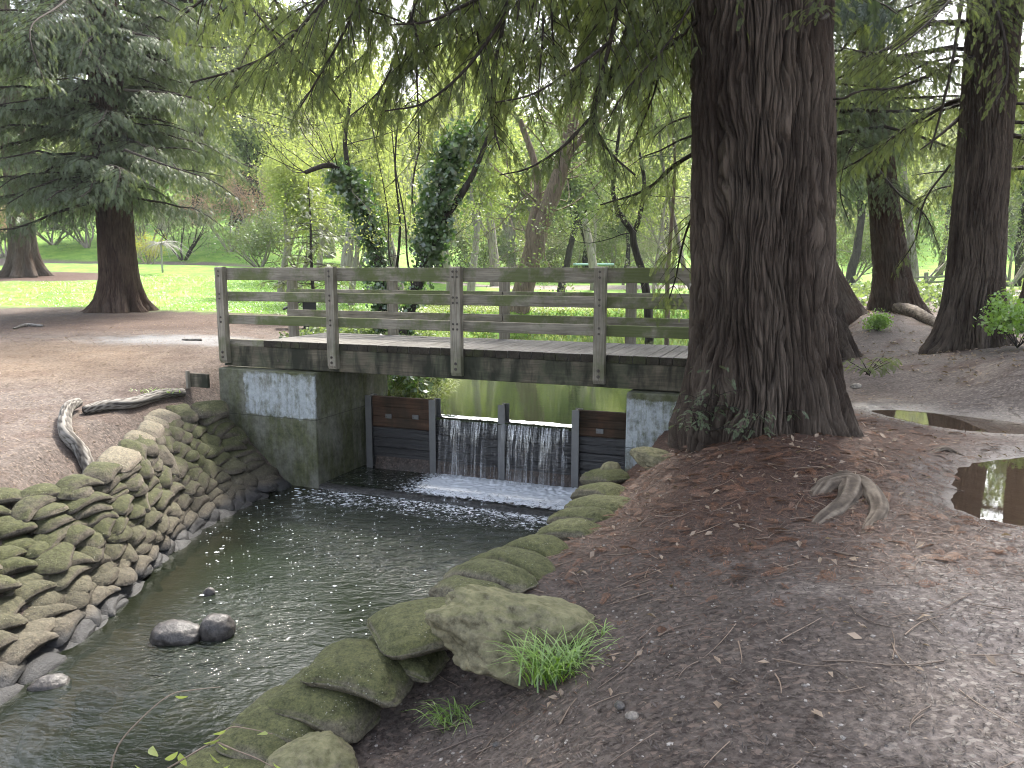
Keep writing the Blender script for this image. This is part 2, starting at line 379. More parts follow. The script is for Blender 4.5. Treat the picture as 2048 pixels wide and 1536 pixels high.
# ------------------------------------------------------------------ water
def water_mat(name, body, clear, tintc, wave, bump, stretch=(1, 1, 1), rot=0, rough=.03, wdist=.03):
    m, nt, out = mat_new(name); q = NT(nt)
    co = q.coord('World', stretch, (0, 0, rot))
    h = q.math('ADD', q.math('MULTIPLY', q.noise(co, wave, 3, .55, .4), .65), q.math('MULTIPLY', q.noise(co, wave*3.1, 3, .6, .3), .35))
    amp = q.n('Attribute', attribute_name='chop').outputs['Fac']
    h = q.math('MULTIPLY', h, amp)
    nrm = q.bump(h, bump, wdist)
    fr = q.n('Fresnel'); fr.inputs['IOR'].default_value = 1.33; nt.links.new(nrm, fr.inputs['Normal'])
    gl = q.n('BsdfGlossy'); gl.inputs['Roughness'].default_value = rough; nt.links.new(nrm, gl.inputs['Normal']); q.set(gl.inputs[0], (1, 1, 1))
    df = q.n('BsdfDiffuse'); q.set(df.inputs[0], body); tr = q.n('BsdfTransparent'); q.set(tr.inputs[0], tintc)
    mx = q.n('MixShader'); mx.inputs[0].default_value = clear; nt.links.new(df.outputs[0], mx.inputs[1]); nt.links.new(tr.outputs[0], mx.inputs[2])
    shl = q.n('Attribute', attribute_name='shallow').outputs['Fac']
    q.set(mx.inputs[0], q.math('MULTIPLY', shl, clear))
    m2 = q.n('MixShader'); nt.links.new(q.math('MULTIPLY', fr.outputs[0], 1.15), m2.inputs[0]); nt.links.new(mx.outputs[0], m2.inputs[1]); nt.links.new(gl.outputs[0], m2.inputs[2])
    nt.links.new(m2.outputs[0], out.inputs[0]); return m
M_stream = water_mat('stream_water', (.015, .020, .012), .5, (.42, .36, .26), 4.2, 1.0, (1, 1.9, 1), -BA, .02, .06)
M_pond = water_mat('pond_water', (.035, .045, .022), .2, (.5, .5, .35), 3.0, .08, (.7, 2.2, 1), -BA, .02, .02)
M_puddle = water_mat('puddle_water', (.06, .045, .035), .7, (.75, .65, .55), 6, .03, (1, 1, 1), 0, .01, .01)
def sheet(name, poly, z, mat, step, chop=None, shallow=None, label=None):
    lo, hi = poly.min(0)-.45, poly.max(0)+.45
    xs = np.arange(lo[0], hi[0], step); ys = np.arange(lo[1], hi[1], step); X, Y = np.meshgrid(xs, ys)
    d = sdist(X, Y, poly); nr, nc = X.shape; idx = np.arange(nr*nc).reshape(nr, nc)
    keep = ((d[:-1, :-1] < .4) | (d[1:, 1:] < .4)).ravel()
    F = np.stack([idx[:-1, :-1], idx[:-1, 1:], idx[1:, 1:], idx[1:, :-1]], -1).reshape(-1, 4)[keep]
    X, Y = X.ravel(), Y.ravel()
    zz = np.full(X.shape, z)
    ch = chop(X, Y) if chop else np.ones(len(X)); sh = shallow(X, Y) if shallow else np.ones(len(X))
    if chop and name == 'stream_water': zz = zz + .006*ch*noise(np.stack([X*3.5, Y*6, 0*X], -1), 3)
    o = link(name, raw_mesh(name, np.stack([X, Y, zz], -1), F, True, {'chop': ('POINT', ch), 'shallow': ('POINT', sh)}), mat)
    return tag(o, label, kind='structure')
fallc = BL(4.2, .3)
def chopf(X, Y):
    d = np.hypot(X-fallc[0]-.3, Y-fallc[1])
    a = .13 + 3.4*(1-sstep(d, .8, 3.9))
    a = a + 1.6*np.exp(-(np.hypot((X+2.6)/.7, (Y-6.4)/1.1))**2) + .12*(1-sstep(Y - .25*X, 5.6, 6.4))*sstep(X, -2.6, -1.4)
    return a + .1*noise(np.stack([X, Y, 0*X], -1), 4)
def shalf(X, Y):
    dl_ = sdist(X, Y, pool_poly)
    return np.clip((1-sstep(-dl_, .15, 1.1)) + .75*(1-sstep(Y-.2*X, 6.0, 7.8)), 0, 1)
sheet('stream_water', np.vstack([pool_poly, ]), POOL, M_stream, .06, chopf, shalf)
pp2 = pond_poly.copy(); cw = [tuple(BL(1.5, 1.19)[:2]), tuple(BL(6.5, 1.19)[:2])]; pp2[0] = cw[0]; pp2[-1] = cw[1]
def clip_weir(o):
    pass
def pond_sheet():
    lo, hi = pp2.min(0)-.3, pp2.max(0)+.3
    # rows run parallel to the weir so that the sheet ends exactly on it
    xs = np.linspace(-6, 14, 110); ys = np.r_[1.19, np.arange(1.3, 18, .16)]
    X, Y = np.meshgrid(xs, ys); P = BO[None, None, :] + BU*X[..., None] + BN*Y[..., None]
    d = sdist(P[..., 0], P[..., 1], pp2); nr, nc = X.shape; idx = np.arange(nr*nc).reshape(nr, nc)
    keep = ((d[:-1, :-1] < .5) | (d[1:, 1:] < .5)).ravel()
    F = np.stack([idx[:-1, :-1], idx[:-1, 1:], idx[1:, 1:], idx[1:, :-1]], -1).reshape(-1, 4)[keep]
    V = P.reshape(-1, 3).copy(); V[:, 2] = POND
    m_ = (X.ravel() < 1.72) & (Y.ravel() < 1.9); m2 = (X.ravel() > 6.24) & (Y.ravel() < 1.9)
    o = link('pond_water', raw_mesh('pond_water', V, F, True, {'chop': ('POINT', np.ones(len(V))), 'shallow': ('POINT', np.ones(len(V)))}), M_pond); tag(o, kind='structure')
pond_sheet()
sheet('puddle_water', pud1, -.03, M_puddle, .08); sheet('puddle_water', pud2, -.03, M_puddle, .08)
# ------------------------------------------------------------------ timber, concrete, steel
def wood_mat(name, axis='x', c=((.105, .094, .074), (.30, .272, .222)), moss=.5, bumpd=.006, dark=0.0, mossc=(.10, .13, .025)):
    m, nt, out = mat_new(name); q = NT(nt)
    s = {'x': (1.2, 22, 22), 'y': (22, 1.2, 22), 'z': (22, 22, 1.2)}[axis]
    co = q.coord('Object', s); co0 = q.coord('Object')
    g = q.noise(co, 1.0, 6, .65, 1.2); g2 = q.noise(co, 3.2, 3, .6)
    f = q.math('ADD', q.math('MULTIPLY', g, .65), q.math('MULTIPLY', g2, .35))
    col = q.ramp(f, [(.33, c[0]), (.62, c[1])])
    big = q.noise(q.coord('Object', (1, 1, 1.6)), 1.9, 4, .6)
    col = q.mix(q.ramp(big, [(.42, 0.), (.7, .7)]), col, q.mix(1., col, (.5, .5, .47), 'MULTIPLY'))
    mm = q.ramp(q.math('ADD', q.noise(co0, 1.35, 5, .7), q.math('MULTIPLY', f, .12)), [(.60-.12*moss, 0.), (.68-.08*moss, moss)])
    col = q.mix(mm, col, q.mix(g2, mossc, (mossc[0]*.5, mossc[1]*.55, mossc[2])))
    if dark:
        st = q.ramp(q.noise(q.coord('Object', (3.2, 3, .9)), 1.3, 4, .6, .5), [(.45, 0.), (.62, dark)])
        col = q.mix(st, col, (.018, .02, .014))
    q.pbsdf(out, col, .85, q.bump(f, .7, bumpd), .2); return m
M_rail = wood_mat('weathered_rail', 'x', moss=.75); M_postw = wood_mat('weathered_post', 'z', moss=.35)
M_beam = wood_mat('stained_beam', 'x', ((.06, .052, .04), (.15, .13, .095)), .45, .008, .9, (.05, .07, .03))
M_deck = wood_mat('deck_plank', 'y', ((.085, .078, .070), (.21, .198, .182)), 0, .006)
M_deckend = wood_mat('dark_plank_end', 'y', ((.02, .017, .013), (.05, .042, .033)), .2)
def steel_mat(name, col, rough=.5, metal=.6):
    m, nt, out = mat_new(name); q = NT(nt); n = q.noise(q.coord('Object'), 9, 5, .7)
    q.pbsdf(out, q.mix(n, tuple(c*.6 for c in col), col), rough, q.bump(n, .15, .004), .4, metal); return m
M_bolt = steel_mat('rusty_bolt', (.10, .085, .075), .55, .5); M_bolthead = M_bolt
M_steel = steel_mat('grey_steel', (.20, .20, .20), .5, .5)
def concrete_mat(name, paint):
    m, nt, out = mat_new(name); q = NT(nt); co = q.coord('Object')
    n = q.noise(co, 2.2, 6, .65); n2 = q.noise(co, 14, 5, .7); n3 = q.noise(q.coord('Object', (2, 2, .6)), 2.2, 5, .65)
    base = q.ramp(q.math('ADD', q.math('MULTIPLY', n, .5), q.math('MULTIPLY', n2, .5)), [(.35, (.085, .082, .065)), (.62, (.20, .195, .165))])
    mossf = q.ramp(n3, [(.36, .1), (.58, .8)])
    base = q.mix(mossf, base, q.ramp(n2, [(.3, (.03, .034, .012)), (.7, (.085, .095, .03))]))
    sx = q.n('SeparateXYZ'); nt.links.new(co, sx.inputs[0])
    X, Y, Z = sx.outputs
    n4 = q.math('ADD', q.math('MULTIPLY', q.noise(q.coord('Object', (1, 1, .7)), 8, 6, .75), .6), q.math('MULTIPLY', q.noise(q.coord('Object', (4, 4, .35)), 3, 4, .7), .4))
    wob = q.math('MULTIPLY', q.math('SUBTRACT', q.noise(co, 6, 5, .7), .5), .16)
    def band(v, a, b, w=.02):
        v = q.math('ADD', v, wob)
        r = q.math('MULTIPLY', q.math('SUBTRACT', v, a), 1/w); s = q.math('MULTIPLY', q.math('SUBTRACT', b, v), 1/w)
        mn = q.math('MINIMUM', r, s); mn.node.use_clamp = True; return mn
    for (x0, x1, z0, z1, y1, strength) in paint:
        msk = q.math('MULTIPLY', band(X, x0, x1), band(Z, z0, z1, .03)); msk = q.math('MULTIPLY', msk, band(Y, -1, y1, .02))
        wear = q.ramp(q.math('ADD', n4, q.math('MULTIPLY', q.math('ABSOLUTE', q.math('SUBTRACT', Z, (z0+z1)/2)), -.12)), [(.38, .15), (.52, strength)])
        base = q.mix(q.math('MULTIPLY', msk, wear), base, q.ramp(n2, [(.3, (.27, .295, .31)), (.7, (.43, .46, .48))]))
    # form joint
    j = q.math('ABSOLUTE', q.math('SUBTRACT', Z, -1.12)); jj = q.math('LESS_THAN', j, .006)
    base = q.mix(q.math('MULTIPLY', jj, .6), base, (.03, .03, .025))
    q.pbsdf(out, base, .85, q.bump(q.math('ADD', n2, q.math('MULTIPLY', jj, -.8)), .5, .006), .25); return m
M_concL = concrete_mat('mossy_concrete_painted_patch', [(.42, 1.75, -1.12, -.45, -.05, .8)])
M_concR = concrete_mat('pale_concrete_painted_patch', [(-9, 99, -1.4, -.50, .0, .9)])
# ------------------------------------------------------------------ footbridge
bridge = empty('footbridge', tuple(BO), BA, 'weathered timber footbridge with three-rail sides across the creek', 'footbridge')
def bpart(name, V, F, mat, parent=None, smooth=False, label=None):
    o = link(name, raw_mesh(name, V, F, smooth), mat, parent or bridge)
    if label: o['label'] = label
    return o
SP = 1.965; r_ = np.random.default_rng(8)
def rail(x0, x1, y0, y1, z0, z1, name):
    a = Acc(); V, F = box(x0, x1, y0, y1, z0, z1, .006)
    a.add(V, F); bpart(name, *a.get(), M_rail)
for (y0, y1, segs) in ((.052, .092, ((.0, 3.925), (3.935, 8.0))), (1.60, 1.64, ((-.06, 3.925), (3.935, 8.0)))):
    for s0, s1 in segs:
        rail(s0-.07 if s0 == 0 else s0, s1, y0, y1, .895, 1.08, 'top_rail'); rail(s0-.07 if s0 == 0 else s0, s1, y0, y1, .585, .725, 'middle_rail')
        rail(s0-.07 if s0 == 0 else s0, s1, y0, y1, .235, .375, 'lower_rail')
def ngon_cyl(cx, cy_, cz, r, y0, y1, n=8):
    a = np.arange(n)*2*math.pi/n; V = [(cx+r*math.cos(t), y, cz+r*math.sin(t)) for y in (y0, y1) for t in a]
    F = [tuple(range(n)), tuple(range(2*n-1, n-1, -1))]+[(i, i+n, (i+1) % n+n, (i+1) % n) for i in range(n)]
    return np.array(V), F
for k in range(5):                                        # posts stand outside the rails and are bolted to the beam
    x = k*SP
    for side in (0, 1):
        w = .068 + .006*r_.random(); y0, y1 = ((-.05, .05) if side == 0 else (1.642, 1.742))
        zt = 1.095; zb = -.31
        if side == 0: sec = [(y0+.02, zt-.0), (y1, zt), (y1, zb-.05), (y0+.03, zb-.05), (y0, zb), (y0, zt-.02)]
        else: sec = [(y0, zt-.02), (y0+.02, zt), (y1, zt), (y1, zb), (y0, zb)]
        n = len(sec); V = [(x-w, a, b) for a, b in sec]+[(x+w, a, b) for a, b in sec]
        F = [tuple(range(n)), tuple(range(2*n-1, n-1, -1))]+[(i, (i+1) % n, (i+1) % n+n, i+n) for i in range(n)]
        p = bpart('post', V, F, M_postw)
        if side == 0 and k < 4:
            cols = (-.03, .03) if k == 2 else (0,)
            for zc in (1.03, .96, .69, .62, .34, .27):
                for c in cols:
                    a = Acc(); a.add(*ngon_cyl(x+c, 0, zc, .016, -.056, -.049)); a.add(*ngon_cyl(x+c, 0, zc, .009, -.066, -.0565, 6)); bpart('bolt', *a.get(), M_bolt, p)
            for zc in (-.19, -.265):
                a = Acc(); a.add(*ngon_cyl(x, 0, zc, .022, -.056, -.049)); a.add(*ngon_cyl(x, 0, zc, .011, -.07, -.0565, 6)); bpart('bolt', *a.get(), M_bolt, p)
bm_ = bpart('beam', *box(-.07, 8.06, .0525, .17, -.41, -.098, .008), M_beam)
bpart('beam', *box(-.07, 8.06, 1.50, 1.62, -.41, -.098, .008), M_beam); bpart('beam', *box(.3, 7.9, .8, .92, -.36, -.098, .008), M_beam)
for xx in (.95, 1.12): bpart('bolt', *ngon_cyl(xx, 0, -.29, .018, .04, .0522), M_bolt, bm_)
for xx in (7.15, 7.3): bpart('bolt', *ngon_cyl(xx, 0, -.29, .018, .04, .0522), M_bolt, bm_)
bpart('edge_board', *box(-.065, .695, .056, .16, -.097, .003, .006), M_rail)
a = Acc(); a2 = Acc(); x = .70
while x < 7.9:
    w = .158 + .012*r_.random(); dz = .004*r_.random(); yy = .040+.010*r_.random()
    a.add(*box(x, x+w-.008, yy+.012, 1.60-.01*r_.random(), -.096, 0+dz, .005)); a2.add(*box(x+.001, x+w-.009, yy, yy+.0115, -.095, -.001+dz, .003)); x += w
dk = bpart('deck', *a.get(), M_deck); bpart('plank_ends', *a2.get(), M_deckend, dk, label='dark plank ends along the near edge')
# ------------------------------------------------------------------ abutments
def abut(name, x0, x1, mat, label, ramp=0):
    import bmesh
    root = empty(name, tuple(BL(0, 0, 0)), BA, label, 'bridge abutment')
    V, F = box(x0, x1, -.1, 1.2, -2.5, -.43, .012); link('wall', raw_mesh('wall', V, F), mat, root)
    V, F = box(x0+.1, x1-.004 if x0 < 0 else x1, 1.203, 1.95, -2.5, -.436, .012); link('wing_wall', raw_mesh('wing_wall', V, F), mat, root)
    V, F = box(x0+.15, x1-.35, .2, 1.6, -.428, -.412, .004); link('bearing_sill', raw_mesh('bearing_sill', V, F), M_beam, root)
    return root
abut('bridge_abutment', -.06, 1.69, M_concL, 'mossy concrete abutment with pale painted patch under the left bridge end')
rr = abut('bridge_abutment', 6.27, 8.3, M_concR, 'pale concrete abutment under the bridge, beside the big redwood')
# ------------------------------------------------------------------ weir
WY = 1.12
def lx(px, py, y=WY):
    d = ray(px, py); s = d[0]/d[1]; b = BO + BN*y      # (b.x + x u.x) = s (b.y + x u.y)
    return (s*b[1]-b[0])/(BU[0]-s*BU[1])
weir = empty('weir', tuple(BO), BA, 'timber stoplog weir between steel channels under the footbridge', 'weir')
M_wboard = wood_mat('reddish_stoplog', 'x', ((.035, .020, .014), (.115, .065, .042)), 0, .006, .55); M_wet = None
m, nt, out = mat_new('wet_black_stoplog'); q = NT(nt); g = q.noise(q.coord('Object', (1.2, 20, 26)), 1.2, 5, .7, .6)
q.pbsdf(out, q.ramp(g, [(.35, (.006, .006, .007)), (.65, (.035, .033, .034))]), .32, q.bump(g, 1.0, .02), .5); M_wet = m
Z0 = -.52
def boards(x0, x1, ztop, zbot, y, mat, hgt=.16):
    a = Acc(); z = ztop; i = 0
    while z > zbot:
        d = .006*math.sin(i*2.3); a.add(*box(x0, x1, y+d, y+.07+d, max(z-hgt+.004, zbot), z, .005)); z -= hgt; i += 1
    return a.get()
xA, xB, xC, xD, xE = lx(744, 800), lx(868, 800), lx(1006, 810), lx(1154, 820), 6.30
bp = link('board_panel', raw_mesh('board_panel', *boards(xA, xB, -.93, -1.42, WY, None)), M_wboard, weir); bp['label'] = 'dry reddish boards of the left fixed panel'
bp = link('board_panel', raw_mesh('board_panel', *boards(xA, xB, -1.425, -2.35, WY, None)), M_wet, weir); bp['label'] = 'wet dark lower boards of the left fixed panel'
bp = link('board_panel', raw_mesh('board_panel', *boards(xD, xE, -.93, -1.30, WY, None, .12)), M_wboard, weir); bp['label'] = 'dry reddish boards of the right fixed panel'
bp = link('board_panel', raw_mesh('board_panel', *boards(xD, xE, -1.305, -2.35, WY, None, .12)), M_wet, weir); bp['label'] = 'wet dark lower boards of the right fixed panel'
for a_, b_ in ((xB, xC), (xC, xD)):
    bp = link('board_panel', raw_mesh('board_panel', *boards(a_, b_, -1.205, -2.35, WY, None, .13)), M_wet, weir); bp['label'] = 'wet black overflow boards behind the falling water'
for x, top in ((xA-.03, -.915), (xB, -.92), (xC, -.92), (xD, -.92)):
    a = Acc(); a.add(*box(x-.055, x+.055, WY-.075, WY-.063, -2.35, top, .002)); a.add(*box(x-.006, x+.006, WY-.063, WY+.11, -2.35, top-.002, .001)); a.add(*box(x-.055, x+.055, WY+.11, WY+.122, -2.35, top, .002))
    link('steel_post', raw_mesh('steel_post', *a.get()), M_steel, weir)
for px, py in ((778, 832), (832, 834), (1200, 862)):
    x = lx(px, py); z = (PY(px, py, float((BO+BU*x+BN*WY)[1]))[2])-.52
    a = Acc(); a.add(*box(x-.055, x+.055, WY-.022, WY-.008, z-.035, z+.035, .003)); a.add(*ngon_cyl(x-.03, 0, z-.01, .008, WY-.034, WY-.0225)); a.add(*ngon_cyl(x+.03, 0, z-.01, .008, WY-.034, WY-.0225))
    link('bracket', raw_mesh('bracket', *a.get()), M_steel, weir)
# apron sill across the pool below the weir
m, nt, out = mat_new('wet_sill'); q = NT(nt); g = q.noise(q.coord('Object'), 22, 6, .75)
q.pbsdf(out, q.ramp(g, [(.4, (.008, .008, .008)), (.66, (.09, .085, .08))]), .3, q.bump(g, 1.0, .03), .5); M_sill = m
xs = np.linspace(1.45, 6.6, 90); sec = [(-.12, -2.35), (-.10, -2.15), (-.06, -2.095), (.05, -2.09), (.14, -2.10), (.2, -2.4)]
V = np.array([[(x, y+.02*noise(A(x*3, y*9, z*9))+.02*math.sin(x*2.1), z+.014*noise(A(x*8, y*9, 3))) for y, z in sec] for x in xs]).reshape(-1, 3)
idx = np.arange(len(V)).reshape(90, 6); F = np.stack([idx[:-1, :-1], idx[:-1, 1:], idx[1:, 1:], idx[1:, :-1]], -1).reshape(-1, 4)
o = link('sill', raw_mesh('sill', V, F, True), M_sill, None, tuple(BO)); o.rotation_euler = (0, 0, BA); tag(o, 'low dark wet sill crossing the pool below the falling water', 'sill')
# ------------------------------------------------------------------ falling water and foam
m, nt, out = mat_new('falling_water'); q = NT(nt)
n = q.noise(q.coord('Object', (42, 6, 1.6)), 1.0, 4, .7, .3); n2 = q.noise(q.coord('Object', (1, 1, .8)), 60, 3, .7)
fac0 = q.ramp(q.math('ADD', q.math('MULTIPLY', n, .75), q.math('MULTIPLY', n2, .25)), [(.43, .0), (.55, .35), (.66, .95)])
fac = q.math('MULTIPLY', fac0, q.ramp(q.noise(q.coord('Object', (5.5, .5, .25)), 1.0, 2, .5), [(.40, .12), (.56, 1.)]))
d = q.n('BsdfDiffuse'); q.set(d.inputs[0], (.8, .82, .86)); g = q.n('BsdfGlossy'); g.inputs['Roughness'].default_value = .12
t2 = q.n('BsdfTranslucent'); q.set(t2.inputs[0], (.7, .74, .8)); ms = q.n('MixShader'); ms.inputs[0].default_value = .55; nt.links.new(d.outputs[0], ms.inputs[1]); nt.links.new(t2.outputs[0], ms.inputs[2])
mg = q.n('MixShader'); mg.inputs[0].default_value = .3; nt.links.new(ms.outputs[0], mg.inputs[1]); nt.links.new(g.outputs[0], mg.inputs[2])
tr = q.n('BsdfTransparent'); mx = q.n('MixShader'); q.set(mx.inputs[0], fac); nt.links.new(tr.outputs[0], mx.inputs[1]); nt.links.new(mg.outputs[0], mx.inputs[2]); nt.links.new(mx.outputs[0], out.inputs[0]); M_fall = m
qa = QAcc(); rf = np.random.default_rng(21)
def fallsheet(xa, xb, throw, sk=0, conv=0):
    nx, nz = max(3, int((xb-xa)/.02)), 22
    u = np.linspace(0, 1, nx); v = np.linspace(0, 1, nz); U, Vv = np.meshgrid(u, v)
    X = xa + (xb-xa)*(U*(1-conv*Vv)+conv*Vv*.5) + sk*Vv + .01*noise(np.stack([U*6, Vv*5, U*0+xa], -1))
    Y = WY - .085 - throw*np.sqrt(Vv+.02) + .012*noise(np.stack([U*9, Vv*3, U*0+xa*3], -1), 2)
    Z = -1.195 - .93*Vv
    P = np.stack([X, Y, Z], -1).reshape(-1, 3); idx = np.arange(nx*nz).reshape(nz, nx)
    F = np.stack([idx[:-1, :-1], idx[:-1, 1:], idx[1:, 1:], idx[1:, :-1]], -1).reshape(-1, 4); qa.add(P, F)
for a_, b_, th, sk, cv in ((893, 912, .10, .02, 0), (905, 926, .15, .0, 0), (922, 948, .16, .01, .1), (944, 968, .17, -.03, .2), (972, 998, .13, -.10, .5), (1010, 1038, .16, -.06, .45), (1040, 1068, .18, .0, .15),
                           (1072, 1084, .16, .0, .2), (1086, 1112, .2, .02, .1), (1112, 1126, .15, .0, .5), (1130, 1134, .12, .02, 0), (886, 890, .08, 0, 0)):
    fallsheet(lx(a_, 840), lx(b_, 840), th, sk, cv)
for k in range(40):                                  # separate strands
    px = rf.uniform(884, 1140); x = lx(px, 840); fallsheet(x, x+rf.uniform(.008, .022), rf.uniform(.06, .2), rf.normal()*.02)
o = link('waterfall', raw_mesh('waterfall', *qa.get(), True), M_fall, None, tuple(BO)); o.rotation_euler = (0, 0, BA); tag(o, kind='structure', label='thin white sheets of water falling over the weir boards')
def lip():
    xs = np.linspace(xB+.06, xD-.06, 60); prof = [(1.192, POND), (1.12, POND-.012), (1.06, POND-.028), (1.05, POND-.04), (1.04, POND-.06)]
    V = np.array([[BL(x, y+.006*noise(A(x*9, y*3, 1)), 0)[0:2].tolist()+[z+.006*noise(A(x*7, y*9, 2))] for x in xs] for y, z in prof]).reshape(-1, 3); idx = np.arange(len(V)).reshape(5, 60)
    F = np.stack([idx[:-1, :-1], idx[:-1, 1:], idx[1:, 1:], idx[1:, :-1]], -1).reshape(-1, 4)
    o = link('spilling_water', raw_mesh('spilling_water', V, F, True, {'chop': ('POINT', np.full(len(V), 5.)), 'shallow': ('POINT', np.ones(len(V)))}), M_pond); tag(o, kind='structure')
lip()
m, nt, out = mat_new('foam'); q = NT(nt)
nz_ = q.noise(q.coord('World', (1, 1, 1)), 17, 5, .72, .8); den = q.n('Attribute', attribute_name='froth').outputs['Fac']
f = q.math('ADD', nz_, q.math('MULTIPLY', den, .42)); f = q.ramp(f, [(.60, 0.), (.74, .95)])
d = q.n('BsdfDiffuse'); q.set(d.inputs[0], (.82, .84, .88)); tr = q.n('BsdfTransparent'); mx = q.n('MixShader'); q.set(mx.inputs[0], f); nt.links.new(tr.outputs[0], mx.inputs[1]); nt.links.new(d.outputs[0], mx.inputs[2]); nt.links.new(mx.outputs[0], out.inputs[0]); M_foam = m
X, Y = np.meshgrid(np.linspace(1.72, 6.26, 200), np.linspace(-.75, 1.04, 90))
N2 = np.stack([X*4, Y*4, X*0], -1)
dens = np.exp(-((Y-.72)/.26)**2)*sstep(X, 2.8, 3.4)*(1-sstep(X, 5.9, 6.2))*1.0 + .62*sstep(X, 2.2, 3.8)*sstep(Y, -.1, .12)*sstep(X+Y*.0, 2.4, 3.0) + .22*sstep(-Y, .05, .2)*np.exp(-(np.abs(Y+.2)/.22)**2)
dens = dens*sstep(X+.9*Y*0+.5*noise(N2*.5), 1.9, 3.6) + .15*(Y < -.1)
Z = np.where(Y > -.05, POOL+.075-.52, POOL+.012-.52) + np.clip(dens, 0, 1)*.05*np.abs(fbm(N2*2.2, 4, 6)) + .05*np.exp(-((Y-.80)/.16)**2)*sstep(X, 2.9, 3.3)*np.abs(fbm(N2*3, 3, 9))*1.6
V = np.stack([X, Y, Z], -1).reshape(-1, 3); idx = np.arange(X.size).reshape(X.shape); F = np.stack([idx[:-1, :-1], idx[:-1, 1:], idx[1:, 1:], idx[1:, :-1]], -1).reshape(-1, 4)
o = link('foam', raw_mesh('foam', V, F, True, {'froth': ('POINT', np.clip(dens, 0, 1.1).ravel())}), M_foam, None, tuple(BO)); o.rotation_euler = (0, 0, BA); tag(o, 'white churned foam at the foot of the falling water', kind='stuff')
# apron water
X, Y = np.meshgrid(np.linspace(1.69, 6.3, 60), np.linspace(.04, WY+.01, 24)); V = np.stack([X, Y, POOL+.055-.52+.008*noise(np.stack([X*5, Y*5, 0*X], -1))], -1).reshape(-1, 3)
idx = np.arange(X.size).reshape(X.shape); F = np.stack([idx[:-1, :-1], idx[:-1, 1:], idx[1:, 1:], idx[1:, :-1]], -1).reshape(-1, 4)
o = link('apron_water', raw_mesh('apron_water', V, F, True, {'chop': ('POINT', np.full(len(V), .8)), 'shallow': ('POINT', np.full(len(V), .2))}), M_stream, None, tuple(BO)); o.rotation_euler = (0, 0, BA); tag(o, kind='structure')
# foam flecks drifting on the pool
m, nt, out = mat_new('foam_fleck'); q = NT(nt); q.pbsdf(out, (.5, .52, .53), .6); M_fleck = m
qa = QAcc(); rf = np.random.default_rng(5); n_f = 0; tries = 0
while n_f < 420 and tries < 20000:
    tries += 1
    px = rf.uniform(400, 1150); py = 975 + rf.exponential(75) if rf.random() < .8 else rf.uniform(960, 1250)
    if py > 1400: continue
    p = PZ(px, py, POOL+.012)
    if sdist(A(p[0]), A(p[1]), pool_poly)[0] > -.05: continue
    if (p-BO)@BN > -.2: continue
    if px > 760 and rf.random() < .45: continue
    r = rf.uniform(.004, .009) * (1 + 1.2*(rf.random() < .08)); s = rf.uniform(1, 1.8)
    if py < 1010: r *= rf.uniform(1, 2.6); s = rf.uniform(1.3, 3)
    a = np.arange(6)*math.pi/3; V = [(p[0]+r*s*math.cos(t)*rf.uniform(.7, 1.2), p[1]+r*math.sin(t)*rf.uniform(.7, 1.2), POOL+.010) for t in a]+[(p[0], p[1], POOL+.016+r*.25)]
    qa.add(V, [(0, 1, 2, 6), (2, 3, 4, 6), (4, 5, 0, 6)]); n_f += 1
o = link('foam_flecks', raw_mesh('foam_flecks', *qa.get(), True), M_fleck); tag(o, 'small white foam flecks drifting on the pool', kind='stuff')

# ------------------------------------------------------------------ sandbags
def pillow(seed, la=.26, lb=.155, lc=.085, nu=36, nv=17, sq=.55):
    r = np.random.default_rng(seed); u = np.linspace(0, 2*math.pi, nu, endpoint=False); v = np.linspace(-math.pi/2, math.pi/2, nv)
    U, Vv = np.meshgrid(u, v); sp = lambda x, e: np.sign(x)*np.abs(x)**e
    cx, cy_ = sp(np.cos(U), sq), sp(np.sin(U), sq); cz = np.cos(Vv)**.55
    X = cx*cz; Y = cy_*cz; Z = sp(np.sin(Vv), .95)
    edge = np.clip(np.abs(X), 0, 1)
    ear = np.clip(np.abs(X)*1.0, 0, 1)**3*np.clip(np.abs(Y), 0, 1)**3; Z = Z*(1-.50*edge**3.5)*(1-.30*np.abs(Y)**4); Y = Y*(1-.10*(1-edge**2)*0-.13*np.abs(X)**6*0) ; X = X*(1+.10*np.abs(Y)**3)
    P = np.stack([X*la, Y*lb, Z*lc], -1)
    bend = r.normal()*.14; P[..., 1] += bend*(P[..., 0]**2)/la; P[..., 2] += -.22*r.random()*(P[..., 0]**2)/la
    nrm = unit(np.stack([X/la, Y/lb, Z/lc], -1))
    N1 = np.stack([X*1.3, Y*1.0, Z], -1)+seed*3.7
    dsp = .016*fbm(N1*1.5, 3) + .012*np.where(edge > .55, noise(np.stack([X*1.5, Y*7, Z*7], -1)+seed), 0)*1.0 + .003*noise(N1*9)
    seam = np.exp(-(np.sin(Vv)/.10)**2)*.006 - np.exp(-((np.sin(Vv)-.22)/.12)**2)*.004
    P = P + nrm*(dsp+seam)[..., None]
    idx = np.arange(nu*nv).reshape(nv, nu); F = np.stack([idx[:-1], np.roll(idx[:-1], -1, 1), np.roll(idx[1:], -1, 1), idx[1:]], -1).reshape(-1, 4)
    return P.reshape(-1, 3), F
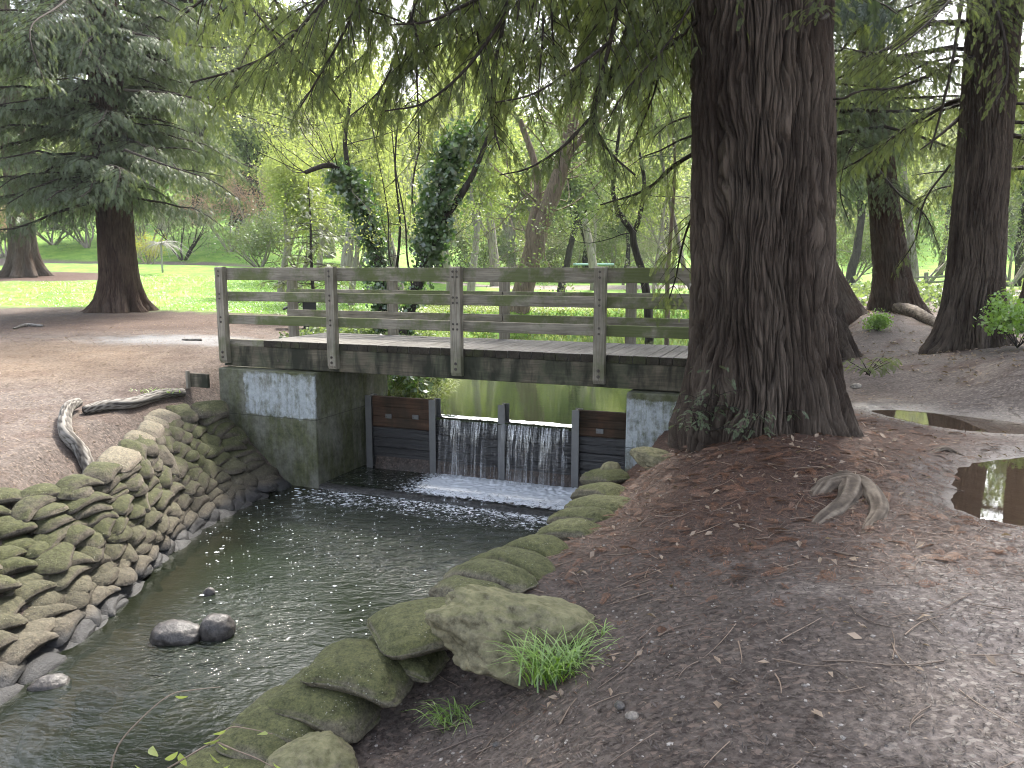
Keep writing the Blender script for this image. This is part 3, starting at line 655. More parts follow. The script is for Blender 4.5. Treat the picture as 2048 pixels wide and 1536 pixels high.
def bag_mat(name, c_lo, c_hi, mossc, mossamt, big=False):
    m, nt, out = mat_new(name); q = NT(nt); co = q.coord('Object'); w = q.coord('World')
    oi = q.n('ObjectInfo').outputs['Random']
    n = q.noise(w, 5, 5, .65); n2 = q.noise(w, 60, 4, .7); n3 = q.noise(w, 1.3, 3, .6)
    col = q.mix(q.math('ADD', q.math('MULTIPLY', oi, .5), q.math('MULTIPLY', n, .5)), c_lo, c_hi)
    geo = q.n('NewGeometry'); sx = q.n('SeparateXYZ'); nt.links.new(geo.outputs['Normal'], sx.inputs[0]); sp = q.n('SeparateXYZ'); nt.links.new(geo.outputs['Position'], sp.inputs[0])
    up = q.math('MULTIPLY', q.math('MAXIMUM', sx.outputs[2], 0.), .45)
    lowm = q.n('MapRange'); q.set(lowm.inputs[0], sp.outputs[2]); lowm.inputs[1].default_value = -1.5; lowm.inputs[2].default_value = -1.0; lowm.inputs[3].default_value = 0 if not big else 1; lowm.inputs[4].default_value = 1
    mo = q.math('ADD', q.math('ADD', q.math('MULTIPLY', n3, .75), q.math('MULTIPLY', n, .35)), up)
    mo = q.math('MULTIPLY', q.ramp(mo, [(.72, 0.), (.88, 1.)]), q.math('MULTIPLY', lowm.outputs[0], mossamt))
    col = q.mix(mo, col, q.mix(n2, mossc, (mossc[0]*.55, mossc[1]*.6, mossc[2]*.8)))
    mot = q.math('ADD', q.math('MULTIPLY', q.noise(w, 24, 5, .75), .6), q.math('MULTIPLY', q.noise(w, 85, 3, .7), .4))
    col = q.mix(1.0, col, q.ramp(mot, [(.36, (.42, .40, .38)), (.5, (1., 1., 1.)), (.64, (1.55, 1.5, 1.4))]), 'MULTIPLY')
    # pale lichen and bird-lime specks, wet dark band at the water
    vo = q.n('TexVoronoi'); nt.links.new(w, vo.inputs['Vector']); vo.inputs['Scale'].default_value = 45
    spk = q.math('MULTIPLY', q.math('LESS_THAN', vo.outputs['Distance'], .17), q.ramp(n, [(.5, 0.), (.6, .65)]))
    col = q.mix(spk, col, (.30, .29, .24))
    wb = q.n('MapRange'); q.set(wb.inputs[0], q.math('ADD', sp.outputs[2], q.math('MULTIPLY', n, .12))); wb.inputs[1].default_value = POOL+.15; wb.inputs[2].default_value = POOL+.22; wb.inputs[3].default_value = 1; wb.inputs[4].default_value = 0
    col = q.mix(q.math('MULTIPLY', wb.outputs[0], .85), col, (.022, .023, .026))
    wv = q.n('TexWave', wave_type='BANDS', bands_direction='X'); nt.links.new(q.coord('Object'), wv.inputs['Vector']); wv.inputs['Scale'].default_value = 60
    h = q.math('ADD', q.math('MULTIPLY', n2, .55), q.math('MULTIPLY', q.noise(w, 18, 4, .7), .45))
    q.pbsdf(out, col, q.math('SUBTRACT', .88, q.math('MULTIPLY', wb.outputs[0], .4)), q.bump(q.math('ADD', h, q.math('MULTIPLY', q.noise(w, 11, 4, .6), .8)), .9, .022), .25); return m
M_bag = bag_mat('mossy_sandbag', (.044, .037, .029), (.118, .102, .08), (.052, .058, .015), .8)
M_bagR = bag_mat('large_mossy_sandbag', (.082, .072, .05), (.165, .148, .108), (.082, .090, .024), .75, True)
M_bagP = bag_mat('pale_dusty_sandbag', (.13, .108, .086), (.21, .18, .145), (.08, .08, .03), .35, True)
pil = [raw_mesh('sandbag', *pillow(i, la=.25+.03*(i % 3), lb=.15+.012*(i % 4), lc=.060+.006*(i % 2)), True) for i in range(9)]
for me in pil: me.materials.append(M_bag)
pilP = [p.copy() for p in pil[:3]]
for me in pilP: me.materials.clear(); me.materials.append(M_bagP)
def orient(o, x, z):
    from mathutils import Matrix
    x = unit(x); z = unit(z - (z@x)*x); y = np.cross(z, x)
    M = Matrix([[x[0], y[0], z[0], o.location[0]], [x[1], y[1], z[1], o.location[1]], [x[2], y[2], z[2], o.location[2]], [0, 0, 0, 1]])
    s = o.scale.copy(); o.matrix_world = M; o.scale = s
# left bank: courses between the waterline and the crest
Wp = [PZ(x, y, POOL-.10) for x, y in [(-330, 1640), (-60, 1452), (60, 1372), (245, 1222), (330, 1128), (420, 1063), (540, 998), (600, 972)]]
Cp = [PZ(x, y, z) for x, y, z in [(-330, 1040, -.62), (-120, 1005, -.6), (25, 990, -.6), (150, 962, -.57), (245, 915, -.52), (300, 862, -.46), (352, 822, -.42), (456, 818, -.46)]]
Wc = smooth_path(Wp, 60); Cc = smooth_path(Cp, 60)
ORD = ['first', 'second', 'third', 'fourth', 'fifth', 'sixth', 'seventh', 'eighth', 'ninth', 'tenth', 'eleventh', 'twelfth', 'thirteenth', 'fourteenth', 'fifteenth', 'sixteenth', 'seventeenth', 'eighteenth', 'nineteenth', 'twentieth', 'twenty-first', 'twenty-second', 'twenty-third', 'twenty-fourth', 'twenty-fifth', 'twenty-sixth', 'twenty-seventh', 'twenty-eighth']
rb = np.random.default_rng(14); NROW = 15; abut_face = -.1
bag_recs = []
for k in range(NROW):
    v = k/(NROW-1)
    row = Wc + (Cc-Wc)*v; row = row + np.array([0, 0, .10])*.4*math.sin(math.pi*v)      # slightly bulging face
    seg = np.r_[0, np.cumsum(np.linalg.norm(np.diff(row, axis=0), axis=1))]; Lr = seg[-1]
    s = Lr - rb.uniform(.05, .3)                                         # from the abutment back towards the camera
    j = 0
    while s > .1:
        ln = rb.uniform(.38, .50) if rb.random() < .85 else rb.uniform(.52, .62)
        c = s-ln*.5*.86
        if c < 0: break
        p = np.array([np.interp(c, seg, row[:, i]) for i in range(3)]); p2 = np.array([np.interp(min(c+.1, Lr), seg, row[:, i]) for i in range(3)]); p1 = np.array([np.interp(max(c-.1, 0), seg, row[:, i]) for i in range(3)])
        t = unit(p2-p1); up_ = Cc[min(int(c/Lr*59), 59)]-Wc[min(int(c/Lr*59), 59)]; nrm = unit(np.cross(t, unit(up_)));
        if nrm[2] < 0: nrm = -nrm
        p[2] = max(p[2], zat(p[0], p[1])+.03) if k < NROW-3 else p[2]; bag_recs.append((k, j, p, t, nrm, ln)); j += 1; s -= ln*.86
for k, j, p, t, nrm, ln in bag_recs:
    if (p-BO)@BN > -.22: continue
    pal = k >= NROW-1 and rb.random() < .75
    me = pilP[rb.integers(3)] if pal else pil[rb.integers(9)]
    o = bpy.data.objects.new('sandbag', me); C.collection.objects.link(o)
    steep = np.interp(p[1], [6.5, 9.5], [.12, .34]) + .14*rb.random(); z = unit(nrm*steep + A(0, 0, 1)*(1-steep))
    yaw = rb.normal()*.13 + .12 + (.5 if rb.random() < .16 else 0)
    x = t*math.cos(yaw) + np.cross(z, t)*math.sin(yaw)
    o.location = tuple(p + nrm*(.016*rb.normal() - .03))
    orient(o, x, unit(z + rb.normal(size=3)*.07)); sc = ln/.54; o.scale = (sc*rb.uniform(.98, 1.1), rb.uniform(.85, 1.1), rb.uniform(.85, 1.15))
    wetl = k <= 1; kind_ = 'pale dusty' if pal else ('dark wet' if k == 0 else 'tan' if k in (1, 2) else 'mossy olive' if k > 5 else 'grey-green')
    tag(o, f'{kind_} sandbag on the left bank, course {ORD[k]} above water, {ORD[j]} from the abutment', 'sandbag', 'sandbags stacked up the left bank')
# right bank: large bags laid from the water side to the bank side, by their two ends
def bag2(a, b, za, zb, wid, th, seed, mat, label, name='sandbag', cat='sandbag', group='large sandbags along the right bank', roll=0.0):
    p, q_ = PZ(*a, za), PZ(*b, zb); L = np.linalg.norm(q_-p); sm = seed > 37; V, F = pillow(seed, L/2*1.06, wid/2*(.86 if sm else 1.12), th/2*(.95 if sm else .8), 60, 25, .5 if sm else .42)
    o = link(name, raw_mesh(name, V, F, True), mat); o.location = tuple((p+q_)/2)
    if sm: o.location.z += .035
    side = unit(np.cross(q_-p, A(0, 0, 1))); orient(o, q_-p, A(0, 0, 1)+roll*side); return tag(o, label, cat, group)
bag2((350, 1545), (560, 1600), -.86, -.86, .40, .22, 31, M_bagR, 'lowest green sandbag of the right-hand row, cut by the bottom edge')
bag2((462, 1450), (628, 1505), -.74, -.84, .36, .2, 32, M_bagR, 'mossy sandbag between the lowest bag and the one above pale cobble')
bag2((505, 1405), (668, 1462), -.70, -.78, .37, .2, 33, M_bagR, 'mossy sandbag leaning over the pale cobble')
bag2((570, 1362), (748, 1425), -.63, -.72, .42, .22, 34, M_bagR, 'widest bright green sandbag, next above the hollow in the bank')
bag2((640, 1310), (818, 1358), -.52, -.60, .40, .22, 35, M_bagR, 'mossy sandbag with lichen sprig, just below the folded bag')
bag2((718, 1290), (882, 1325), -.55, -.58, .30, .15, 36, M_bagR, 'thin folded dark sandbag squeezed under the dimpled bag')
bag2((758, 1268), (938, 1232), -.42, -.42, .50, .22, 37, M_bagR, 'large dimpled sandbag beside the left tip of the big boulder')
bag2((868, 1185), (1000, 1215), -.47, -.40, .30, .18, 38, M_bagR, 'half-buried sandbag directly beyond the dimpled one')
bag2((905, 1150), (1050, 1175), -.47, -.38, .32, .2, 39, M_bagR, 'half-buried sandbag ending behind the big boulder')
bag2((960, 1118), (1105, 1148), -.5, -.38, .32, .18, 40, M_bagR, 'muddy sandbag sunk in the bank edge behind the boulder')
bag2((1020, 1096), (1130, 1108), -.52, -.42, .34, .16, 41, M_bagR, 'grey sandbag at the bank edge halfway to the bridge')
bag2((1080, 1072), (1190, 1070), -.56, -.46, .36, .18, 42, M_bagR, 'olive sandbag with needles on it near the glittering water')
bag2((1110, 1045), (1215, 1045), -.66, -.52, .34, .2, 43, M_bagR, 'small sloping sandbag before the large grey one')
bag2((1140, 1018), (1262, 1028), -.66, -.54, .46, .22, 44, M_bagR, 'large smooth grey sandbag on the bank close to the sill')
bag2((1165, 990), (1245, 995), -.76, -.6, .40, .22, 45, M_bagR, 'narrow mossy sandbag on the bank level with the sill')
bag2((1185, 962), (1240, 965), -.82, -.66, .42, .24, 46, M_bagR, 'last sandbag of the right row, nearest the weir')
# ------------------------------------------------------------------ rocks
def rock_geo(seed, n=4, facet=.5, rough=.16):
    import bmesh
    bm = bmesh.new(); bmesh.ops.create_icosphere(bm, subdivisions=n, radius=1); V = np.array([v.co[:] for v in bm.verts]); F = np.array([[v.index for v in f.verts] for f in bm.faces]); bm.free()
    r = np.random.default_rng(seed); D = unit(r.normal(size=(26, 3))); c = r.uniform(.62, .95, 26)
    s = np.min(np.where(V@D.T > .05, c/np.maximum(V@D.T, .05), 9), axis=1); s = np.minimum(s, 1.15)
    rad = (1-facet)+facet*s; Q = V+seed*5.1
    rad = rad*(1+rough*fbm(Q*1.6, 5)+.04*noise(Q*7) - .05*np.exp(-np.abs(noise(Q*2.3, 5))/.06))
    return V*rad[:, None], F
def rock_mat(name, c1, c2, mossc=None, moss=0., rough=.85):
    m, nt, out = mat_new(name); q = NT(nt); w = q.coord('Object'); n = q.noise(w, 4, 6, .68, .4); n2 = q.noise(w, 30, 5, .7)
    col = q.ramp(q.math('ADD', q.math('MULTIPLY', n, .6), q.math('MULTIPLY', n2, .4)), [(.34, c1), (.64, c2)])
    mot = q.noise(q.coord('Object'), 16, 6, .78)
    col = q.mix(1.0, col, q.ramp(mot, [(.36, (.5, .48, .45)), (.5, (1., 1., 1.)), (.64, (1.4, 1.38, 1.3))]), 'MULTIPLY')
    if mossc:
        geo = q.n('NewGeometry'); sx = q.n('SeparateXYZ'); nt.links.new(geo.outputs['Normal'], sx.inputs[0])
        f = q.math('ADD', q.math('MULTIPLY', n, 1.0), q.math('MULTIPLY', sx.outputs[2], .3)); col = q.mix(q.math('MULTIPLY', q.math('ADD', q.math('MULTIPLY', q.ramp(f, [(.58, 0.), (.72, 1.)]), .8), 0.), moss), col, q.mix(n2, mossc, tuple(.5*c for c in mossc)))
    q.pbsdf(out, col, rough, q.bump(q.math('ADD', n, q.math('MULTIPLY', n2, .5)), .7, .02), .35); return m
M_boulder = rock_mat('mossy_rock', (.09, .08, .048), (.25, .225, .145), (.115, .12, .038), .6)
M_wetrock = rock_mat('wet_rock', (.022, .02, .019), (.085, .077, .073), None, 0, .42)
M_palerock = rock_mat('pale_rock', (.12, .105, .09), (.27, .24, .21), None, 0, .8)
def rock(name, px, py, z, size, seed, mat, label, rz=0, tilt=0, group=None, n=4, facet=.5, cat='rock', rough=.16):
    V, F = rock_geo(seed, n, facet, rough); V = V*np.array(size)
    ct, st = math.cos(tilt), math.sin(tilt); V = V@np.array([[ct, 0, st], [0, 1, 0], [-st, 0, ct]])
    c, s = math.cos(rz), math.sin(rz); V = V@np.array([[c, s, 0], [-s, c, 0], [0, 0, 1]])
    p = PZ(px, py, z); o = link(name, raw_mesh(name, V, F, True), mat, None, tuple(p)); return tag(o, label, cat, group)
rock('boulder', 1045, 1268, -.34, (.58, .30, .27), 3, M_boulder, 'large green mossy boulder lying on the bank above the grass tuft', .12, -.30, None, 6, .85, 'boulder', .26)
rock('boulder', 628, 1545, -.80, (.23, .2, .17), 9, M_boulder, 'lichen-speckled boulder at the bottom edge beside the sandbag row', .3, 0, None, 5, .4, 'boulder')
rock('cobble', 690, 1478, -.86, (.10, .12, .1), 12, M_palerock, 'smooth pale brown cobble wedged under a sandbag', .4, 0, None, 4, .2, 'stone', .06)
rock('stone', 350, 1270, POOL+.03, (.24, .16, .12), 5, M_wetrock, 'flat wet grey stone standing out of the creek', .05, 0, None, 4, .35, 'stone', .1)
rock('stone', 435, 1258, POOL+.06, (.165, .14, .15), 6, M_wetrock, 'rounded dark wet stone touching the flat one in the creek', .3, 0, None, 4, .3, 'stone', .12)
rock('stone', 418, 1186, POOL+.01, (.06, .05, .06), 7, M_wetrock, 'small black stone alone in the glinting water', 0, 0, None, 3, .3, 'stone', .12)
rock('stone', 100, 1375, POOL-.03, (.16, .11, .10), 8, M_wetrock, 'half-drowned stone with a pale top at the foot of the sandbags', .5, 0, None, 4, .3, 'stone', .1)
for i, (px, py, sx_, sy_, lab) in enumerate([(190, 1400, .16, .1, 'drowned tan stone under shallow water near the left bags'), (215, 1480, .3, .12, 'long drowned stone in the dark shallows at lower left'), (300, 1400, .22, .14, 'reddish drowned stone below the flat grey stone'),
       (520, 1230, .25, .15, 'drowned brown stone beyond the rounded dark stone'), (380, 1440, .25, .2, 'broad brown drowned stone in mid creek'), (560, 1200, .2, .12, 'drowned stone beside the riffle near the right bags'), (90, 1470, .35, .16, 'long sunken slab at the lower left corner')]):
    rock('sunken_stone', px, py, POOL-.15, (sx_, sy_, .12), 20+i, M_palerock, lab, .3*i, 0, 'stones under the creek water', 3, .3, 'stone', .1)
o = rock('rock', 1318, 892, -.24, (.30, .15, .13), 13, M_boulder, 'long mossy rock lying against the right abutment', -.3, -.30, None, 5, .3, 'rock', .1); o.location.z = zat(o.location.x, o.location.y)+.02
rock('rock', 1222, 938, -.58, (.12, .10, .09), 14, M_boulder, 'small round mossy rock at the bank edge near the weir', .2, 0, None, 4, .2, 'rock', .1)
rock('wood_block', 1712, 772, .16, (.10, .045, .045), 15, M_palerock, 'pale weathered wood block at the right foot of the big redwood', .5, cat='wood block')
# ------------------------------------------------------------------ redwood trunks
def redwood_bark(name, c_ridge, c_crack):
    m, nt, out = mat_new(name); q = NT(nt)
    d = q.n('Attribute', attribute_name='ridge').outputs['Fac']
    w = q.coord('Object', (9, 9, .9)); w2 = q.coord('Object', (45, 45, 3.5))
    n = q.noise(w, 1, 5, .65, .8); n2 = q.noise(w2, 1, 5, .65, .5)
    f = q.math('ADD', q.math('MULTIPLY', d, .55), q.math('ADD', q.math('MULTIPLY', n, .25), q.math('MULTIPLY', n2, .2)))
    col = q.ramp(f, [(.25, c_crack), (.66, c_ridge), (.85, tuple(c*1.35 for c in c_ridge))])  # crack colour is redder and much darker, painting shade into the furrows
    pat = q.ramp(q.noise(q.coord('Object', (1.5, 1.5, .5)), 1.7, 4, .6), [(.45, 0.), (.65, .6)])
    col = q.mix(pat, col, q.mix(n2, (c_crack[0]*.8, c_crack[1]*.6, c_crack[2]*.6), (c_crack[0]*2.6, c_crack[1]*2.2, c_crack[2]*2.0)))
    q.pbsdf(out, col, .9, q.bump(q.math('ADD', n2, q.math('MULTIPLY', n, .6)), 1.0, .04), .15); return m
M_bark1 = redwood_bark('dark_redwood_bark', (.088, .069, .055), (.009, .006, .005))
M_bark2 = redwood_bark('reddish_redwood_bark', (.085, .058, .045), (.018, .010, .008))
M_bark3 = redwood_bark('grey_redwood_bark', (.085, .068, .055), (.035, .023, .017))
def trunk_geo(axis, zs_r, H, nth=300, nz=420, depth=.05, freq=5.5, seed=0, flare=.30, nlobe=7, lobamp=.5, fh=.45, gap=.16):
    """axis: function z->(dx,dy); zs_r: [(z,r)]; returns V (relative to the base), F, ridge attribute"""
    th = np.linspace(0, 2*math.pi, nth, endpoint=False)
    zz = -.25 + (H+.25)*np.linspace(0, 1, nz)**1.35
    T, Z = np.meshgrid(th, zz)
    R = np.interp(Z, [a for a, b in zs_r], [b for a, b in zs_r])
    wrp = .22*noise(np.stack([np.cos(T)*1.3, np.sin(T)*1.3, Z*.9], -1), seed) + .07*noise(np.stack([np.cos(T)*4, np.sin(T)*4, Z*2.6], -1), seed+2)
    Tw = T + wrp
    cx, sx = np.cos(Tw), np.sin(Tw)
    a = noise(np.stack([cx*freq, sx*freq, Z*.70], -1), seed+5)
    b = noise(np.stack([cx*freq*2.4, sx*freq*2.4, Z*1.7], -1), seed+9)
    c = noise(np.stack([cx*freq*6, sx*freq*6, Z*3.6], -1), seed+13)
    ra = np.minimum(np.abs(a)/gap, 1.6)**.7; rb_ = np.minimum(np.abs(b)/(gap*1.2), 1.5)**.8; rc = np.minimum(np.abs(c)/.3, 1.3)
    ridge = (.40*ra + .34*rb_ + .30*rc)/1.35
    lob = .5+.5*np.cos(T*nlobe*.5 + 2.4*noise(np.stack([np.cos(T)*.9, np.sin(T)*.9, 0*T], -1), seed+17)*2)
    lob = np.abs(np.cos(T*nlobe*.5 + 2.0*noise(np.stack([np.cos(T)*.9, np.sin(T)*.9, 0*T], -1), seed+17)))**1.5
    fl = np.exp(-np.clip(Z, 0, 99)/fh)
    low = .04*noise(np.stack([np.cos(T)*1.5, np.sin(T)*1.5, Z*.35], -1), seed+31)
    R2 = R*(1+flare*fl*((1-lobamp)+lobamp*2*lob) + low) + R*.05*(lob-.5)*np.exp(-np.clip(Z, 0, 99)/(fh*4))
    R2 = R2 - depth*(1.35-ridge*1.1)*(1+.5*fl)
    ax = np.array([axis(z) for z in zz])
    X = ax[:, 0][:, None] + R2*np.cos(T); Y = ax[:, 1][:, None] + R2*np.sin(T)
    idx = np.arange(nth*nz).reshape(nz, nth); F = np.stack([idx[:-1], np.roll(idx[:-1], -1, 1), np.roll(idx[1:], -1, 1), idx[1:]], -1).reshape(-1, 4)
    return np.stack([X, Y, Z], -1).reshape(-1, 3), F, np.clip(ridge, 0, 1.2).ravel()

# ------------------------------------------------------------------ foliage
def frond_tpl(npair=8, L=.34, tw=.13, w=.02, droop=.25):
    """flat redwood spray: rows of (p, axis, side, length, width) leaf strips"""
    out = []
    for i in range(npair):
        t = (i+.6)/npair; l = tw*(1-.62*t)*(.8+.4*((i*7) % 5)/5)
        for s in (-1, 1):
            out.append(((t*L*.92, 0, 0), (.72, s*.70, -.05), l, w))
    out.append(((.55*L, 0, 0), (1, 0, -.02), .5*L, w)); out.append(((.0, 0, 0), (1, 0, 0), .6*L, w*.55))
    V = []
    for p, a, l, w_ in out:
        p = A(*p); a = unit(A(*a)); b = unit(np.cross(A(0, 0, 1), a))
        V += [p, p+a*l*.45+b*w_/2, p+a*l, p+a*l*.5-b*w_/2]
    V = np.array(V); V[:, 2] -= droop*V[:, 0]**2/L
    return V.reshape(-1, 4, 3)
T_near = frond_tpl(11, .30, .115, .016, .3); T_mid = frond_tpl(8, .36, .15, .021, .3); T_far = frond_tpl(5, .5, .24, .05, .3); T_huge = frond_tpl(7, .62, .26, .07, .4)
def place_tpl(tpl, P, Xa, Za, S):
    """instances of a leaf template baked into one mesh"""
    Xa = unit(Xa); Ya = unit(np.cross(Za, Xa)); Za = np.cross(Xa, Ya)
    R = np.stack([Xa, Ya, Za], 1)                                  # N,3(axis),3
    m = tpl.shape[0]*4; t = tpl.reshape(m, 3)
    V = P[:, None, :] + S[:, None, None]*np.einsum('mk,nkc->nmc', t, R)
    return V.reshape(-1, 3), m//4
def leaf_mesh(name, tpl, P, Xa, Za, S, mat, root, tint, rs):
    V, k = place_tpl(tpl, P, Xa, Za, S); F = np.arange(len(V)).reshape(-1, 4)
    tt = np.repeat(tint, k) + rs.normal(0, .12, len(F))
    return part(name, V, F, mat, root, False, {'tint': ('FACE', np.clip(tt, 0, 1))})
def branch_set(specs, rs, sec_gap=.26, fr_gap=.13, sec_len=.34, droop=.35, wood_n=4, hang=.25, fscale=1.0, bare=.18, spread=.75):
    """specs: (points of a primary branch, radius). Returns wood quads and frond placements"""
    wood = QAcc(); P = []; X = []; Z = []; S = []; TT = []
    for pts, r0 in specs:
        pts = np.asarray(pts); seg = np.r_[0, np.cumsum(np.linalg.norm(np.diff(pts, axis=0), axis=1))]; L = seg[-1]
        rr = r0*(1-.85*seg/L)+.004; wood.add(*tube(pts, rr, wood_n if r0 < .04 else 6, False))
        ns = max(3, int(L/sec_gap)); bt = rs.random()*.5 + .25
        for i in range(ns*2):
            t = bare + (1-bare)*(i//2+rs.random()*.8)/ns
            if t > 1: t = 1
            s = L*t; p = np.array([np.interp(s, seg, pts[:, k]) for k in range(3)]); k0 = min(np.searchsorted(seg, s), len(pts)-1); d = unit(pts[k0]-pts[k0-1] if k0 > 0 else pts[1]-pts[0])
            side = unit(np.cross(d, A(0, 0, 1)))*(1 if i % 2 else -1)
            sl = L*sec_len*(1.12-t)*rs.uniform(.55, 1.15)+.12
            sl = min(sl, 1.9)
            dd = unit(d*(1-spread*.55)+side*spread + A(0, 0, rs.normal()*.13-.05))
            n = 5; u = np.linspace(0, 1, n)[:, None]; dr = droop*rs.uniform(.6, 1.5)
            q_ = p + dd*u*sl + A(0, 0, -1)*dr*sl*u**2
            if sl > .25: wood.add(*tube(q_, np.linspace(.004+.004*sl, .0015, n), 3, False))
            nf = max(2, int(sl/fr_gap)); 
            uu = (np.arange(nf)+rs.random(nf))/nf; uu = .12+.88*uu
            pos = p + dd*uu[:, None]*sl + A(0, 0, -1)*dr*sl*uu[:, None]**2
            dir_ = unit(dd + A(0, 0, -1)*(2*dr*uu[:, None]))
            sg = np.where(np.arange(nf) % 2, 1, -1)[:, None]; sd = unit(np.cross(dir_, A(0, 0, 1)))*sg
            x = unit(dir_*.75 + sd*.7 + A(0, 0, -1)*hang*rs.uniform(.3, 1.7, (nf, 1)) + rs.normal(0, .12, (nf, 3)))
            P.append(pos); X.append(x); Z.append(unit(A(0, 0, 1)+rs.normal(0, .28, (nf, 3)))); S.append(fscale*rs.uniform(.6, 1.15, nf)*(1-.25*uu)); TT.append(np.full(nf, bt+rs.normal()*.12))
    return wood, np.concatenate(P), np.concatenate(X), np.concatenate(Z), np.concatenate(S), np.concatenate(TT)
def arch(p0, az, L, el, drop, n=9, rs=None):
    """primary branch: starts at elevation el and bends down"""
    u = np.linspace(0, 1, n)[:, None]; d = A(math.sin(az), math.cos(az), 0)
    wig = 0 if rs is None else np.cumsum(rs.normal(0, .018*L, (n, 3)), 0)*(u > 0)
    return p0 + d*L*u + A(0, 0, 1)*(math.tan(el)*L*u - drop*L*u**2) + wig
M_fgrey = leaf_mat('greygreen_redwood_foliage', (.022, .036, .020), (.14, .175, .095), .28, .03)
M_fnear = leaf_mat('backlit_redwood_foliage', (.034, .048, .019), (.155, .185, .075), .48, .015)
M_fdark = leaf_mat('deep_green_redwood_foliage', (.018, .034, .018), (.05, .075, .035), .3, .06)
M_twig = bark_mat('dark_twig', (.022, .018, .015), (.055, .045, .037), None, 3, .3)
def redwood(name, label, base, r_list, H, lean, mat, seed, crown=None, group='tall redwoods around the creek', nth=300, nz=420, depth=.05, freq=5.5, flare=.3, nlobe=7, fh=.45, lobamp=.5, gap=.16):
    base = np.array(base, float); root = empty(name, tuple(base), 0, label, 'redwood tree', group)
    V, F, rg = trunk_geo(lean, r_list, H, nth, nz, depth, freq, seed, flare, nlobe, lobamp, fh, gap)
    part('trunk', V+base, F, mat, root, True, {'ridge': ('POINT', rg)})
    return root
def crown_of(root, lean, z0, z1, n, Lf, rs, tpl, mat, el=(-.1, .25), drop=(.15, .4), azr=(0, 2*math.pi), sec_gap=.3, fr_gap=.15, fscale=1., r0=.035, droop=.35, hang=.35, bare=.2, name='crown', wname='limbs', sec_len=.34):
    base = np.array(root.location); specs = []
    for i in range(n):
        z = z0+(z1-z0)*(i+rs.random())/n; a = rs.uniform(*azr); ax = lean(z)
        L = Lf(z)*rs.uniform(.55, 1.3)
        specs.append((arch(base+A(ax[0], ax[1], z), a, L, rs.uniform(*el), rs.uniform(*drop), 9, rs), r0*L/3+.01))
    wood, P, X, Z, S, TT = branch_set(specs, rs, sec_gap, fr_gap, sec_len, droop, 4, hang, fscale, bare)
    part(wname, *wood.get(), M_twig, root, True)
    leaf_mesh(name, tpl, P, X, Z, S, mat, root, TT, rs)
    return len(P)
# --- the big redwood
bz = .02
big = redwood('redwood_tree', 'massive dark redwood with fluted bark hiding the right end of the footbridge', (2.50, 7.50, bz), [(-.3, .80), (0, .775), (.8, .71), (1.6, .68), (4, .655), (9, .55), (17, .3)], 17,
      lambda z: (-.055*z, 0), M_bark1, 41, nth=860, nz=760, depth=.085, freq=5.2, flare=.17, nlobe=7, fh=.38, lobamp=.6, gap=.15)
NF = 0
rs = np.random.default_rng(101)
NF += crown_of(big, lambda z: (-.055*z, 0), 5.2, 16, 62, lambda z: 5.4-.15*(z-5), rs, T_huge, M_fdark, (.0, .3), (.05, .2), sec_gap=.8, fr_gap=.42, fscale=1.0, r0=.05, name='upper_crown', wname='upper_limbs')
# boughs that leave the trunk above the picture and hang down over the creek: (points as pixel x, pixel y, distance Y)
def bough(specs_px, z_start=None, az_from=None, r=.03):
    return smooth_path([PY(*p) for p in specs_px], 14), r
hang = []
H_ = lambda pts, r=.02: hang.append((smooth_path([PY(a, b, c) for a, b, c in pts], 14), r))
top = [(1400, -420, 7.6)]
H_(top+[(1200, -250, 7.2), (1040, -60, 6.9), (1005, 60, 6.8), (984, 160, 6.8), (982, 230, 6.8), (1000, 300, 6.7)], .034)
H_([(1005, 40, 6.8), (930, 140, 6.6), (850, 205, 6.5), (770, 222, 6.4)], .014)
H_([(1030, -40, 6.9), (930, 10, 6.6), (860, 42, 6.4), (780, 50, 6.3)], .018)
H_(top+[(1330, -200, 7.3), (1245, -20, 7.1), (1222, 80, 7.0), (1195, 180, 7.0), (1184, 235, 7.0), (1215, 300, 7.0), (1270, 350, 6.9)], .036)
H_([(1270, -60, 7.2), (1262, 30, 7.2), (1225, 130, 7.2), (1208, 215, 7.2)], .018)
H_([(1186, 230, 7.0), (1130, 290, 6.9), (1060, 335, 6.8), (1000, 350, 6.8)], .012)
H_([(1225, 80, 7.0), (1130, 150, 6.8), (1060, 190, 6.6), (990, 205, 6.5)], .012)
H_(top+[(1380, -100, 7.6), (1330, 60, 7.8), (1310, 180, 8.0), (1260, 300, 8.1)], .022)
H_([(1400, 300, 8.0), (1350, 330, 8.1), (1290, 380, 8.3), (1200, 410, 8.4)], .022)
H_([(1400, 400, 7.9), (1370, 470, 8.1), (1350, 560, 8.3), (1330, 620, 8.4)], .012)
H_([(1395, 40, 7.4), (1340, 90, 7.6), (1270, 130, 7.8), (1190, 150, 8.0), (1120, 170, 8.1)], .018)
H_([(900, -300, 6.2), (760, -120, 6.0), (650, 0, 5.9), (560, 95, 5.8), (470, 140, 5.7), (380, 165, 5.6)], .018)
H_([(820, -250, 6.4), (740, -60, 6.4), (690, 60, 6.3), (640, 150, 6.2), (600, 215, 6.1)], .014)
H_([(700, -260, 5.6), (560, -110, 5.5), (430, -20, 5.4), (330, 60, 5.3)], .014)
H_([(950, -260, 8.4), (860, -60, 8.3), (800, 90, 8.2), (760, 180, 8.1), (690, 240, 8.0)], .016)
H_([(1120, -260, 8.8), (1080, 20, 8.7), (1060, 160, 8.6), (1090, 260, 8.5)], .014)
rh = np.random.default_rng(70)
